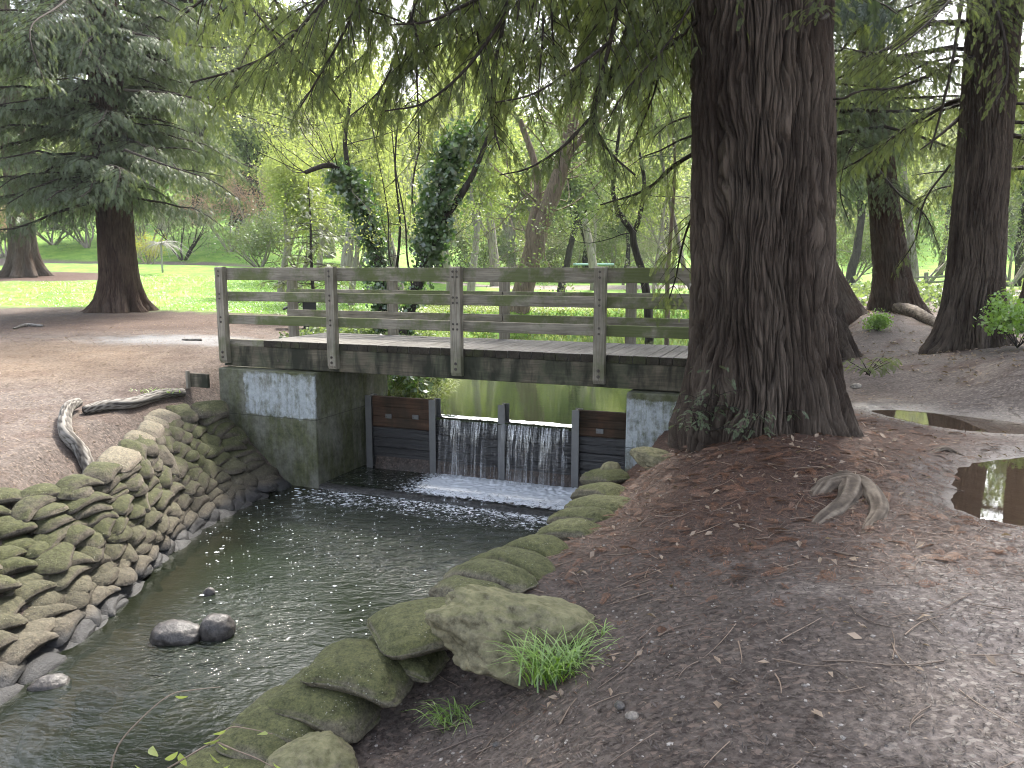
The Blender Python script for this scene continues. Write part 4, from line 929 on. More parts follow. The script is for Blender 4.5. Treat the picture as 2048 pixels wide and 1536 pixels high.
for i in range(130):
    x0, y0, Y0 = rh.uniform(470, 1420), rh.uniform(-220, 60), rh.uniform(6.6, 10); dx = rh.normal()*90; ln = rh.uniform(110, 280)*(.7 if x0 < 800 else 1)
    H_([(x0, y0, Y0), (x0+dx*.3, y0+ln*.35, Y0-.1), (x0+dx*.75, y0+ln*.7, Y0-.15), (x0+dx, y0+ln, Y0-.15)], .008)
rs = np.random.default_rng(7)
wood, P, X, Z, S, TT = branch_set(hang, rs, .12, .055, .34, .38, 5, .5, .50, .10, .8)
part('drooping_boughs', *wood.get(), M_twig, big, True); leaf_mesh('hanging_foliage', T_near, P, X, Z, S, M_fnear, big, TT, rs); NF += len(P)
hang = []; rh = np.random.default_rng(71)
for i in range(85):                      # boughs added above the view to darken pool reflections and foreground
    x0, y0, Y0 = rh.uniform(150, 1350), rh.uniform(-1300, -260), rh.uniform(5.5, 9.5); dx = rh.normal()*160; ln = rh.uniform(150, 340)
    H_([(x0, y0, Y0), (x0+dx*.4, y0+ln*.3, Y0-.2), (x0+dx*.8, y0+ln*.65, Y0-.3), (x0+dx, y0+ln, Y0-.3)], .012)
wood, P, X, Z, S, TT = branch_set(hang, rs, .24, .15, .36, .38, 4, .5, .95, .05, .8)
part('shade_boughs', *wood.get(), M_twig, big, True); leaf_mesh('shade_foliage', T_mid, P, X, Z, S, M_fnear, big, TT, rs); NF += len(P)
# pale leafy shoots high on the trunk and the stub of a dead branch
specs = [(smooth_path([PY(1640, 60-60*k, 6.9), PY(1650+15*k, 20-40*k, 6.5), PY(1610+45*k, 12-20*k, 6.3)], 8), .006) for k in range(2)]
wood, P, X, Z, S, TT = branch_set(specs, rs, .1, .06, .4, .2, 3, .3, .35, .3); leaf_mesh('shoot', T_near, P, X, Z, S, M_fnear, big, TT, rs)
part('dead_stub', *tube(smooth_path([PY(1668, 198, 6.96), PY(1690, 196, 6.8), PY(1702, 188, 6.75), PY(1712, 184, 6.75)], 8), np.linspace(.012, .006, 8), 6), M_twig, big, True)
part('dead_stub', *tube(smooth_path([PY(1655, 30, 6.95), PY(1648, 36, 6.75), PY(1638, 40, 6.7)], 6), np.linspace(.02, .01, 6), 6), M_twig, big, True)
# --- left redwood
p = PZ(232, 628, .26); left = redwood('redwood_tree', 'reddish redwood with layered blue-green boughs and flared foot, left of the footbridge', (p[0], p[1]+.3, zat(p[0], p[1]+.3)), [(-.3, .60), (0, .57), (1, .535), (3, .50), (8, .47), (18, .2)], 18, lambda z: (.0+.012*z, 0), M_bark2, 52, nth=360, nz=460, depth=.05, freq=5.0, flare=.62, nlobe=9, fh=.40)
rs = np.random.default_rng(33)
lf = lambda z: (.012*z, 0)
NF += crown_of(left, lf, 3.2, 8.8, 135, lambda z: 3.4+.05*z, rs, T_mid, M_fgrey, (.0, .2), (.14, .40), sec_gap=.22, fr_gap=.085, fscale=.72, r0=.03, droop=.35, hang=.5, bare=.15)
NF += crown_of(left, lf, 8.6, 17.5, 80, lambda z: 5.6-.3*(z-8), rs, T_huge, M_fdark, (.02, .3), (.05, .2), sec_gap=.8, fr_gap=.45, r0=.05, name='upper_crown', wname='upper_limbs')
# --- far left redwood on the lawn
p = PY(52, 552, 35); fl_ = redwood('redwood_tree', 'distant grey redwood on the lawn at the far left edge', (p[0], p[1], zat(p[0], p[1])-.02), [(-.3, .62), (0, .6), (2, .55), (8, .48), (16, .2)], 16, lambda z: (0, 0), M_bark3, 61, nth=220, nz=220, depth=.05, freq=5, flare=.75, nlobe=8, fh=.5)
NF += crown_of(fl_, lambda z: (0, 0), 2.6, 15, 46, lambda z: 4.6-.2*z, np.random.default_rng(5), T_far, M_fgrey, (.0, .2), (.1, .3), sec_gap=.5, fr_gap=.26, r0=.04)
# --- trunks behind the big redwood
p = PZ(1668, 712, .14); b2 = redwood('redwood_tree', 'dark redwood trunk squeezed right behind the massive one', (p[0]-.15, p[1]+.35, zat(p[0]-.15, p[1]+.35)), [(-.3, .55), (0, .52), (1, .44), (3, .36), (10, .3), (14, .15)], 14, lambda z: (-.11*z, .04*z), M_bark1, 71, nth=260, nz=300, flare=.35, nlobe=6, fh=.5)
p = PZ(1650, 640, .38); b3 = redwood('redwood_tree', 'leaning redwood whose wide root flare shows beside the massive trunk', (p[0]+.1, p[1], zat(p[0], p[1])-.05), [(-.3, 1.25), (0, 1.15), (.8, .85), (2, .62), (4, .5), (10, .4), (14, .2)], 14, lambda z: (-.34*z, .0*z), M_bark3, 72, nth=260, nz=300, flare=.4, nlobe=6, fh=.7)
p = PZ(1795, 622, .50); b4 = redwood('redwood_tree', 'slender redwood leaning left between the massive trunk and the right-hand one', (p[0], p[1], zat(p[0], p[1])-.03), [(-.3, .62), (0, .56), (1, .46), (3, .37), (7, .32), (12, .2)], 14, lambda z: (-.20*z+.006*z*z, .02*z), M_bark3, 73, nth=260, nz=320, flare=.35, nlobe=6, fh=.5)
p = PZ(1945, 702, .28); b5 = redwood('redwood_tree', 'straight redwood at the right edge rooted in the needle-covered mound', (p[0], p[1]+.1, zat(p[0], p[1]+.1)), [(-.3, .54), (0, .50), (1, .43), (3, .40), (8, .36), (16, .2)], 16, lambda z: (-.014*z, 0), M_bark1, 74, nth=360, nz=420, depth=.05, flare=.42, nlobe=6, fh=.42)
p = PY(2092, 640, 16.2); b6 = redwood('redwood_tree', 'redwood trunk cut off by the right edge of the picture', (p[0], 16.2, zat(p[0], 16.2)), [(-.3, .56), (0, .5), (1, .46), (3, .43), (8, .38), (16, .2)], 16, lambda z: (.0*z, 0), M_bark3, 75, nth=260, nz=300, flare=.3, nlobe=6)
for k, (t, z0, z1, n, Lm, seed, m_, ln, tp) in enumerate([(b5, 3.2, 8.2, 30, 2.6, 81, M_fnear, lambda z: (-.014*z, 0), T_mid), (b4, 5.4, 9.5, 26, 2.6, 82, M_fgrey, lambda z: (-.19*z, .02*z), T_mid), (b3, 4.4, 11, 80, 4.1, 83, M_fgrey, lambda z: (-.34*z, 0), T_mid), (b6, 3, 9, 34, 2.8, 84, M_fnear, lambda z: (0, 0), T_mid), (b2, 5.5, 12, 16, 2.8, 85, M_fdark, lambda z: (-.11*z, .04*z), T_far)]):
    NF += crown_of(t, ln, z0, z1, n, (lambda Lm: (lambda z: Lm))(Lm), np.random.default_rng(seed), tp, m_, (.0, .25), (.12, .45), sec_gap=.25, fr_gap=.10, fscale=.7, r0=.028, hang=.6, droop=.45)
for t, ln, seed in ((b5, lambda z: (-.014*z, 0), 91), (b4, lambda z: (-.20*z+.006*z*z, .02*z), 92), (b3, lambda z: (-.34*z, 0), 94), (b6, lambda z: (0, 0), 93)):
    NF += crown_of(t, ln, 8.2, 14.5, 22, lambda z: 3.8-.2*(z-8), np.random.default_rng(seed), T_huge, M_fdark, (.02, .3), (.05, .2), sec_gap=.8, fr_gap=.45, r0=.05, name='upper_crown', wname='upper_limbs')
# long bare limbs seen between the right-hand trunks
def limb(root, pts, r, foliage=True, seed=1, mat=None, sc=.8):
    P_ = smooth_path([PY(*p) for p in pts], 16); rs = np.random.default_rng(seed)
    if not foliage: part('limb', *tube(P_, np.linspace(r, r*.3, 16), 6), M_twig, root, True); return
    wood, P, X, Z, S, TT = branch_set([(P_, r)], rs, .14, .07, .22, .4, 6, .5, sc*.62, .2); part('limb', *wood.get(), M_twig, root, True); leaf_mesh('limb_foliage', T_near, P, X, Z, S, mat or M_fnear, root, TT, rs)
limb(b5, [(1925, 45, 12.8), (1850, 50, 12.2), (1790, 90, 11.6), (1740, 110, 11.2), (1690, 120, 10.8)], .05, True, 1)
limb(b5, [(1915, 122, 12.6), (1860, 150, 12), (1790, 176, 11.5), (1730, 180, 11.2), (1690, 195, 11)], .035, True, 2)
limb(b5, [(1920, 235, 12.6), (1880, 270, 12.2), (1840, 300, 12)], .03, True, 3)
limb(b5, [(1915, 90, 12.6), (1800, 110, 11), (1740, 105, 10.5), (1680, 95, 10)], .022, True, 4)
limb(b5, [(1960, -60, 12.3), (2000, 40, 11.4), (2015, 140, 11), (1990, 210, 10.8)], .03, True, 5)
limb(b5, [(1930, -40, 12.4), (1915, 60, 11.6), (1900, 150, 11.3), (1875, 250, 11.2), (1860, 300, 11.2)], .03, False, 6)
limb(b5, [(1980, -100, 12), (1900, 0, 9.6), (1840, 60, 8.8), (1790, 100, 8.6)], .03, True, 7)
limb(b5, [(1900, 330, 12.6), (1850, 400, 12.4), (1830, 480, 12.4), (1790, 540, 12.4)], .016, True, 8)
limb(b4, [(1745, 250, 18.8), (1700, 300, 17), (1680, 380, 16.5), (1700, 450, 16.2)], .03, True, 9, M_fgrey, 1.2)
limb(b4, [(1750, 330, 18.8), (1800, 390, 17), (1850, 430, 16.5), (1880, 500, 16.2)], .03, True, 10, M_fgrey, 1.2)
limb(left, [(200, -60, 18.6), (120, 10, 15.5), (60, 60, 14), (90, 170, 13.6)], .03, True, 11, M_fgrey, 1.0)
limb(left, [(250, 300, 18.8), (330, 330, 17.6), (420, 360, 17.2), (480, 400, 17)], .03, True, 12, M_fgrey, 1.1); limb(left, [(250, 180, 18.8), (360, 190, 17.4), (480, 230, 17), (580, 260, 16.6)], .03, True, 14, M_fgrey, 1.2); limb(left, [(220, 330, 18.5), (240, 340, 17), (230, 390, 16.4)], .02, True, 15, M_fgrey, 1.2)
limb(left, [(240, 60, 18.8), (330, 80, 17.4), (420, 95, 17), (520, 90, 16.5)], .04, True, 13, M_fgrey, 1.2)
print('redwood fronds', NF)

# ------------------------------------------------------------------ broadleaf trees and shrubs
def leaf_tpl(kind='clump', n=6, L=.05, spread=.09, seed=0, asp=.55):
    r = np.random.default_rng(seed); V = []
    for i in range(n):
        p = r.normal(0, spread, 3); a = unit(r.normal(size=3)); b = unit(np.cross(a, r.normal(size=3))); l = L*r.uniform(.7, 1.2); w = l*asp
        V += [p, p+a*l*.5+b*w/2, p+a*l, p+a*l*.5-b*w/2]
    return np.array(V).reshape(-1, 4, 3)
def grow(p0, d0, L, r0, depth, rs, split=3, ang=.55, shrink=.68, up=.25, wob=.12, out=None, taper=.6, nseg=6):
    """recursive limbs; collects (points, radius0, radius1) and tip points"""
    if out is None: out = ([], [])
    n = nseg; pts = [p0]; d = unit(d0)
    for i in range(n):
        d = unit(d + rs.normal(0, wob, 3) + A(0, 0, up*.15)); pts.append(pts[-1]+d*L/n)
    pts = np.array(pts); out[0].append((pts, r0, r0*taper))
    if depth == 0: out[1].append((pts[len(pts)//2:], d)); return out
    for k in range(split):
        t = 1 if k == 0 else rs.uniform(.45, 1); i = int(t*n); dd = unit(d + unit(rs.normal(size=3))*math.tan(ang)*rs.uniform(.5, 1.1) + A(0, 0, up))
        grow(pts[i], dd, L*shrink*rs.uniform(.75, 1.2), r0*taper*(.95 if k == 0 else .7), depth-1, rs, split, ang, shrink, up, wob, out, taper, nseg)
    return out
def make_tree(name, label, cat, base, trunk_specs, leafm, barkm, rs, ntip=6, tpl=None, lsc=1.0, group=None, cname='crown', nside=5, jit=.12, leaf=True):
    base = np.array(base, float); root = empty(name, tuple(base), 0, label, cat, group)
    W_ = QAcc(); tips = []; first = QAcc()
    for sp_ in trunk_specs:
        o = grow(base+A(*sp_.get('off', (0, 0, 0))), A(*sp_.get('d', (0, 0, 1))), sp_['L'], sp_['r'], sp_['depth'], rs, sp_.get('split', 3), sp_.get('ang', .55), sp_.get('shrink', .68), sp_.get('up', .25), sp_.get('wob', .1))
        for i, (pts, r0, r1) in enumerate(o[0]):
            (first if i == 0 else W_).add(*tube(pts, np.linspace(r0, r1, len(pts)), nside+2 if i == 0 else (nside if r0 > .03 else 3), False))
        tips += o[1]
    part('trunk', *first.get(), barkm, root, True)
    if W_.n: part('limbs', *W_.get(), barkm, root, True)
    if leaf:
        P = []
        for pts, d in tips:
            k = rs.integers(0, len(pts)-1, ntip); t = rs.random((ntip, 1)); P.append(pts[k]*(1-t)+pts[k+1]*t + rs.normal(0, jit, (ntip, 3)))
        P = np.concatenate(P); N = len(P)
        tt = .5+.5*fbm(P*.8, 2, 3)
        leaf_mesh(cname, tpl, P, rs.normal(size=(N, 3)), unit(rs.normal(size=(N, 3))), lsc*rs.uniform(.6, 1.3, N), leafm, root, tt, rs)
    return root
M_spring = leaf_mat('spring_yellowgreen_leaves', (.12, .165, .05), (.34, .38, .14), .5, .04)
M_oliveL = leaf_mat('olive_leaves', (.06, .09, .035), (.16, .20, .09), .35, .05)
M_midL = leaf_mat('mid_green_leaves', (.055, .085, .03), (.17, .22, .085), .45, .05)
M_ivyL = leaf_mat('glossy_ivy_leaves', (.025, .06, .018), (.085, .16, .04), .35, .10, .35)
M_pinkL = leaf_mat('pink_blossom', (.34, .19, .17), (.55, .36, .32), .4, .02)
M_yelL = leaf_mat('yellow_blossom', (.32, .30, .06), (.5, .46, .12), .4, .02)
M_greyL = leaf_mat('grey_twiggy_leaves', (.15, .15, .11), (.32, .31, .24), .35, .03)
M_barkdk = bark_mat('dark_smooth_bark', (.022, .019, .017), (.06, .052, .045), None, 1.5, .4)
M_barkbr = bark_mat('brown_furrowed_bark', (.10, .075, .055), (.23, .18, .14), None, 1.6, .8)
M_barkgr = bark_mat('pale_grey_bark', (.16, .14, .12), (.34, .31, .27), None, 1.4, .4)
M_barkwh = bark_mat('bleached_twigs', (.26, .245, .23), (.42, .40, .38), None, 2, .2)
c_small = leaf_tpl(n=7, L=.07, spread=.11, seed=1); c_mid = leaf_tpl(n=8, L=.12, spread=.2, seed=2); c_big = leaf_tpl(n=10, L=.26, spread=.5, seed=3, asp=.6); c_tiny = leaf_tpl(n=5, L=.045, spread=.06, seed=4, asp=.5); c_ivy = leaf_tpl(n=5, L=.085, spread=.075, seed=5, asp=.9)
rs = np.random.default_rng(77)
def gnd(px, Y, py=560):
    p = PY(px, py, Y); return A(p[0], p[1], zat(p[0], p[1]))
# brown leaning tree beyond the pond, forked
def path_tree(name, label, cat, Y, stems, barkm, group=None, fol=None, ivy=None):
    """stems: list of (pixel points [(px,py,Y)..], r0, r1); first stem's foot is the base"""
    b = PY(*stems[0][0][0]); base = A(b[0], b[1], min(zat(b[0], b[1]), b[2])); root = empty(name, tuple(base), 0, label, cat, group); tips = []
    for i, (pts, r0, r1) in enumerate(stems):
        P_ = smooth_path([PY(*p) for p in pts], 18)
        if i == 0: P_[0, 2] = base[2]-.15
        V, F = tube(P_, np.linspace(r0, r1, 18)*(1+.12*rs.random(18)), 10, False)
        V = V + .06*r0*4*noise(V*3)[:, None]*.2; part('trunk' if i == 0 else 'limb', V, F, barkm, root, True); tips.append(P_)
    return root, tips
def twigs_from(root, paths, n, L, depth, barkm, leafm, tpl, ntip, rs, lsc=1., up=.25, start=.3, cname='crown', jit=.12, ang=.6, r=.02, split=3, wname='twigs', shrink=.7):
    W_ = QAcc(); tips = []
    for P_ in paths:
        for k in range(n):
            i = rs.integers(int(start*len(P_)), len(P_)); d = unit(unit(rs.normal(size=3)*A(1, 1, .6)) + A(0, 0, .35))
            o = grow(P_[i], d, L*rs.uniform(.6, 1.2), r, depth, rs, split, ang, shrink, up, .12, None, .6, 5)
            for pts, r0, r1 in o[0]: W_.add(*tube(pts, np.linspace(r0, r1, len(pts)), 3, False))
            tips += o[1]
    part(wname, *W_.get(), barkm, root, True)
    if leafm is None: return
    P = []
    for pts, d in tips:
        k = rs.integers(0, len(pts)-1, ntip); t = rs.random((ntip, 1)); P.append(pts[k]*(1-t)+pts[k+1]*t + rs.normal(0, jit, (ntip, 3)))
    P = np.concatenate(P); N = len(P)
    leaf_mesh(cname, tpl, P, rs.normal(size=(N, 3)), unit(rs.normal(size=(N, 3))), lsc*rs.uniform(.6, 1.3, N), leafm, root, .5+.5*fbm(P*.8, 2, 3), rs)
brown, pth = path_tree('leaning_tree', 'leaning brown tree with forked trunk on the far shore of the pond', 'tree', 27,
     [([(1030, 640, 27), (1052, 560, 27), (1072, 480, 27), (1098, 410, 27), (1130, 310, 27), (1150, 200, 27), (1170, 60, 27)], .40, .16), ([(1066, 500, 27), (1062, 460, 27), (1075, 400, 27.2), (1070, 330, 27.4), (1040, 240, 27.6)], .22, .09), ([(1125, 320, 27), (1180, 260, 27), (1230, 190, 27)], .12, .05)], M_barkbr)
twigs_from(brown, pth, 9, 2.4, 2, M_barkbr, M_midL, c_mid, 5, rs, 1.1, r=.035)
ivy1, p1 = path_tree('ivy_clad_tree', 'ivy-clad tree leaning left behind the bridge rail, beside the young fir', 'tree', 16,
     [([(768, 690, 16), (766, 600, 16), (752, 500, 16), (728, 420, 16), (695, 355, 16), (660, 330, 15.8), (610, 345, 15.6)], .11, .04), ([(770, 660, 16), (790, 560, 16), (800, 450, 16), (790, 330, 16), (800, 200, 16)], .035, .012), ([(700, 360, 16), (690, 280, 16), (700, 180, 16.2), (680, 80, 16.2)], .05, .02)], M_barkdk)
twigs_from(ivy1, [p1[0][9:], p1[2]], 12, 1.3, 2, M_barkdk, M_spring, c_tiny, 7, rs, 1.25, r=.012, up=.3)
ivy2, p2_ = path_tree('ivy_clad_tree', 'ivy-clad tree with bare black stem leaning right behind the bridge', 'tree', 15.5,
     [([(800, 690, 15.5), (825, 600, 15.5), (858, 510, 15.5), (885, 445, 15.5), (925, 385, 15.5), (950, 340, 15.5), (985, 250, 15.6)], .12, .035), ([(858, 510, 15.5), (872, 430, 15.5), (885, 360, 15.6), (905, 300, 15.7), (950, 260, 15.8)], .07, .03), ([(830, 600, 15.5), (815, 520, 15.5), (810, 440, 15.5), (790, 330, 15.4), (780, 200, 15.4)], .022, .008),
      ([(822, 610, 15.6), (835, 500, 15.6), (825, 380, 15.6), (850, 250, 15.6)], .018, .007), ([(815, 640, 15.6), (780, 520, 15.6), (775, 420, 15.8), (745, 260, 15.8)], .018, .007)], M_barkdk)
twigs_from(ivy2, p2_[2:], 9, 1.4, 1, M_barkdk, M_spring, c_tiny, 8, rs, 1.3, r=.008, up=.6, ang=.35)
def ivy_on(root, P_, n, spread, rs, i0=0):
    k = rs.integers(i0, len(P_)-1, n); t = rs.random((n, 1)); P = P_[k]*(1-t)+P_[k+1]*t; wd = spread*(.5+.9*np.abs(noise(P*1.7)))[:, None]
    P = P + rs.normal(0, 1, (n, 3))*wd*A(1, 1, .7) - A(0, 0, .1)*rs.random((n, 1)); leaf_mesh('ivy', c_ivy, P, rs.normal(size=(n, 3)), unit(rs.normal(size=(n, 3))+A(0, -1, .5)), rs.uniform(.7, 1.3, n), M_ivyL, root, rs.random(n), rs)
ivy_on(ivy1, p1[0][:14], 1150, .17, rs); ivy_on(ivy2, p2_[1], 1150, .24, rs); ivy_on(ivy2, p2_[0][:9], 300, .16, rs)
# dark forked tree right of the brown one
dk_, pd = path_tree('slender_tree', 'slender dark forked tree standing between the leaning brown tree and the big redwood', 'tree', 24,
     [([(1302, 650, 24), (1288, 560, 24), (1268, 490, 24), (1264, 462, 24), (1240, 430, 24), (1226, 385, 24), (1230, 330, 24), (1240, 250, 24)], .13, .04), ([(1266, 470, 24), (1280, 430, 24), (1288, 360, 24), (1276, 280, 24), (1290, 180, 24)], .08, .03)], M_barkdk)
twigs_from(dk_, pd, 8, 1.8, 2, M_barkdk, M_midL, c_small, 4, rs, 1.2, r=.02)
for i, (x0, x1, Y, r, lab) in enumerate([(1335, 1350, 22, .07, 'thin mossy sapling just left of the massive redwood'), (1308, 1340, 30, .06, 'thin grey sapling leaning between the forked tree and the redwood'), (1375, 1325, 25, .09, 'low leaning stem close against the massive redwood')]):
    t_, pt = path_tree('sapling', lab, 'sapling', Y, [([(x0+40*(i == 2), 650, Y), (x0, 560, Y), ((x0+x1)/2, 450, Y), (x1, 330, Y), (x1-10, 220, Y)], r, r*.4)], M_barkgr if i else M_barkbr, 'saplings on the far shore')
    twigs_from(t_, pt, 10, 1.3, 2, M_barkgr, M_midL if i != 1 else M_spring, c_small, 4, rs, 1., r=.012)
# young fir behind the bridge
b = gnd(628, 20.0, 640); fir = empty('young_fir', tuple(b), 0, 'young sparse fir with flat tiers of twigs behind the left part of the bridge', 'fir tree')
part('trunk', *tube(np.array([b+A(.01*math.sin(z*3), 0, z-.1) for z in np.linspace(0, 3.6, 12)]), np.linspace(.06, .012, 12), 7), M_barkdk, fir, True)
specs = []; rs2 = np.random.default_rng(6)
for i in range(46):
    z = .5+2.9*i/46; specs.append((arch(b+A(0, 0, z), rs2.uniform(0, 6.28), (1.75-.38*z)*rs2.uniform(.6, 1.1), rs2.uniform(-.1, .2), .15, 8, rs2), .008))
wood, P, X, Z, S, TT = branch_set(specs, rs2, .15, .11, .3, .15, 3, .1, .62, .2); part('limbs', *wood.get(), M_twig, fir, True); leaf_mesh('crown', T_mid, P, X, Z, S, leaf_mat('fir_needles', (.05, .075, .03), (.13, .16, .06), .35, .05), fir, TT, rs2)
# white weeping tree on the lawn
b = gnd(326, 37, 556); wt = empty('weeping_tree', tuple(b), 0, 'small leafless white weeping tree on the sunny lawn', 'tree'); W_ = QAcc(); rs2 = np.random.default_rng(9)
part('trunk', *tube(np.array([b+A(0, 0, z) for z in np.linspace(0, 1.35, 6)]), np.linspace(.05, .04, 6), 7), M_barkwh, wt, True)
for i in range(64):
    L = rs2.uniform(.5, 1.5); W_.add(*tube(arch(b+A(0, 0, 1.33), rs2.uniform(0, 6.28), L, rs2.uniform(.1, .5), rs2.uniform(.4, 1.0), 9, rs2), np.linspace(.016, .004, 9), 3, False))
part('weeping_branches', *W_.get(), M_barkwh, wt, True)
# shrubs on the left embankment
def shrub(name, label, cat, px, Y, Wd, Ht, leafm, barkm, seed, ntip=6, tpl=c_mid, lsc=1., group=None, nst=6, depth=3, py=540):
    rs = np.random.default_rng(seed); b = gnd(px, Y, py); sp_ = []
    for k in range(nst):
        a = rs.uniform(0, 6.28); sp_.append(dict(off=(.1*math.cos(a), .1*math.sin(a), -.05), d=(Wd/Ht*.6*math.cos(a), Wd/Ht*.6*math.sin(a), 1), L=Ht*.42, r=.035*Ht**.5, depth=depth, ang=.6, up=.12, shrink=.66))
    return make_tree(name, label, cat, b, sp_, leafm, barkm, rs, ntip, tpl, lsc, group, 'foliage', 4, .16*Ht**.5)
shrub('blossom_shrub', 'large pink-blossomed shrub on the embankment behind the bridge end', 'shrub', 462, 52, 6, 5.4, M_pinkL, M_barkgr, 1, 5, c_mid, 1.1)
shrub('blossom_shrub', 'pink-brown shrub at the far left edge behind the distant redwood', 'shrub', 12, 50, 5, 4.2, M_pinkL, M_barkgr, 2, 4, c_mid, 1.2)
shrub('bare_shrub', 'grey bare shrub on the embankment above the white weeping tree', 'shrub', 300, 50, 4, 4.4, M_greyL, M_barkgr, 3, 3, c_mid, .9)
shrub('bare_shrub', 'dark-stemmed twiggy shrub left of the pink blossom', 'shrub', 368, 49, 4, 4.0, M_greyL, M_barkdk, 4, 3, c_mid, .9)
shrub('yellow_shrub', 'small yellow-flowering bush beside the reddish redwood trunk', 'shrub', 297, 45, 1.8, 2.0, M_yelL, M_barkgr, 5, 4, c_small, .9)
for i, (px, Y, w_, h_, m_, lab) in enumerate([(520, 44, 5, 3.4, M_oliveL, 'dense olive shrub right of the pink blossom'), (600, 46, 5, 4.6, M_oliveL, 'tall grey-green shrub behind the young fir'), (110, 54, 6, 4.6, M_oliveL, 'olive bush between the two left redwoods'), (180, 53, 6, 5.0, M_midL, 'leafy green bush touching the reddish redwood from behind'),
        (960, 58, 7, 4.0, M_oliveL, 'olive thicket right of the ivy-clad trees'), (1050, 60, 7, 4.4, M_greyL, 'grey thicket behind the leaning brown tree'), (1150, 60, 7, 4.4, M_oliveL, 'rounded olive bush right of the leaning brown tree'), (1230, 60, 6, 5.0, M_midL, 'green bush behind the slender forked tree'),
        (1330, 58, 6, 5, M_greyL, 'pale thicket just left of the massive redwood'), (720, 52, 6, 4.6, M_midL, 'leafy thicket behind the left ivy-clad tree'), (850, 56, 6, 4.4, M_greyL, 'pale twiggy thicket between the ivy-clad trees'), (1850, 44, 6, 5, M_midL, 'yellow-green bush between the right-hand redwoods'), (1700, 46, 5, 4.4, M_midL, 'green bush behind the slender leaning redwood'), (2020, 40, 5, 5, M_midL, 'leafy bush at the right edge behind the redwoods')]):
    shrub('shrub', lab, 'shrub', px, Y, w_, h_, m_, M_barkgr, 30+i, 5, c_mid, 1.25, None, 6, 3, 545)
# spring trees of the middle distance and the wooded hillside: a few kinds, copied
def proto(kind, rs, H, leafm, barkm, ntip, tpl, lsc, lean=.0, depth=4, up=.3, ang=.5, split=3):
    sp_ = [dict(off=(0, 0, -.2), d=(lean, 0, 1), L=H*.34, r=.022*H, depth=depth, ang=ang, up=up, shrink=.70, split=split, wob=.09)]
    return make_tree(kind, 'x', 'tree', (0, 0, 0), sp_, leafm, barkm, rs, ntip, tpl, lsc, None, 'crown', 6, .05*H)
def copy_tree(o, loc, rz, sc, label, group):
    c = o.copy(); C.collection.objects.link(c); c.location = loc; c.rotation_euler = (0, 0, rz); c.scale = (sc, sc, sc*random.uniform(.9, 1.15)); c['label'] = label; c['group'] = group
    for ch in o.children:
        d = ch.copy(); C.collection.objects.link(d); d.parent = c
    return c
protos = {
 'spring': proto('spring_tree', np.random.default_rng(1), 10, M_spring, M_barkgr, 26, c_mid, 1.25), 'bare': proto('bare_tree', np.random.default_rng(2), 10, M_greyL, M_barkgr, 6, c_mid, .9, ang=.42, up=.4),
 'green': proto('broadleaf_tree', np.random.default_rng(3), 10, M_midL, M_barkdk, 24, c_mid, 1.4, ang=.6), 'olive': proto('olive_tree', np.random.default_rng(4), 10, M_oliveL, M_barkdk, 24, c_mid, 1.4, ang=.6)}
used = set()
def stand(kind, px, Y, sc, label, group='trees on and below the far hillside', py=540):
    b = gnd(px, Y, py); o = protos[kind]
    if kind in used: return copy_tree(o, tuple(b), random.uniform(0, 6.28), sc, label, group)
    used.add(kind); o.location = b; o.scale = (sc,)*3; o.rotation_euler = (0, 0, 1.); o['label'] = label; o['group'] = group; return o
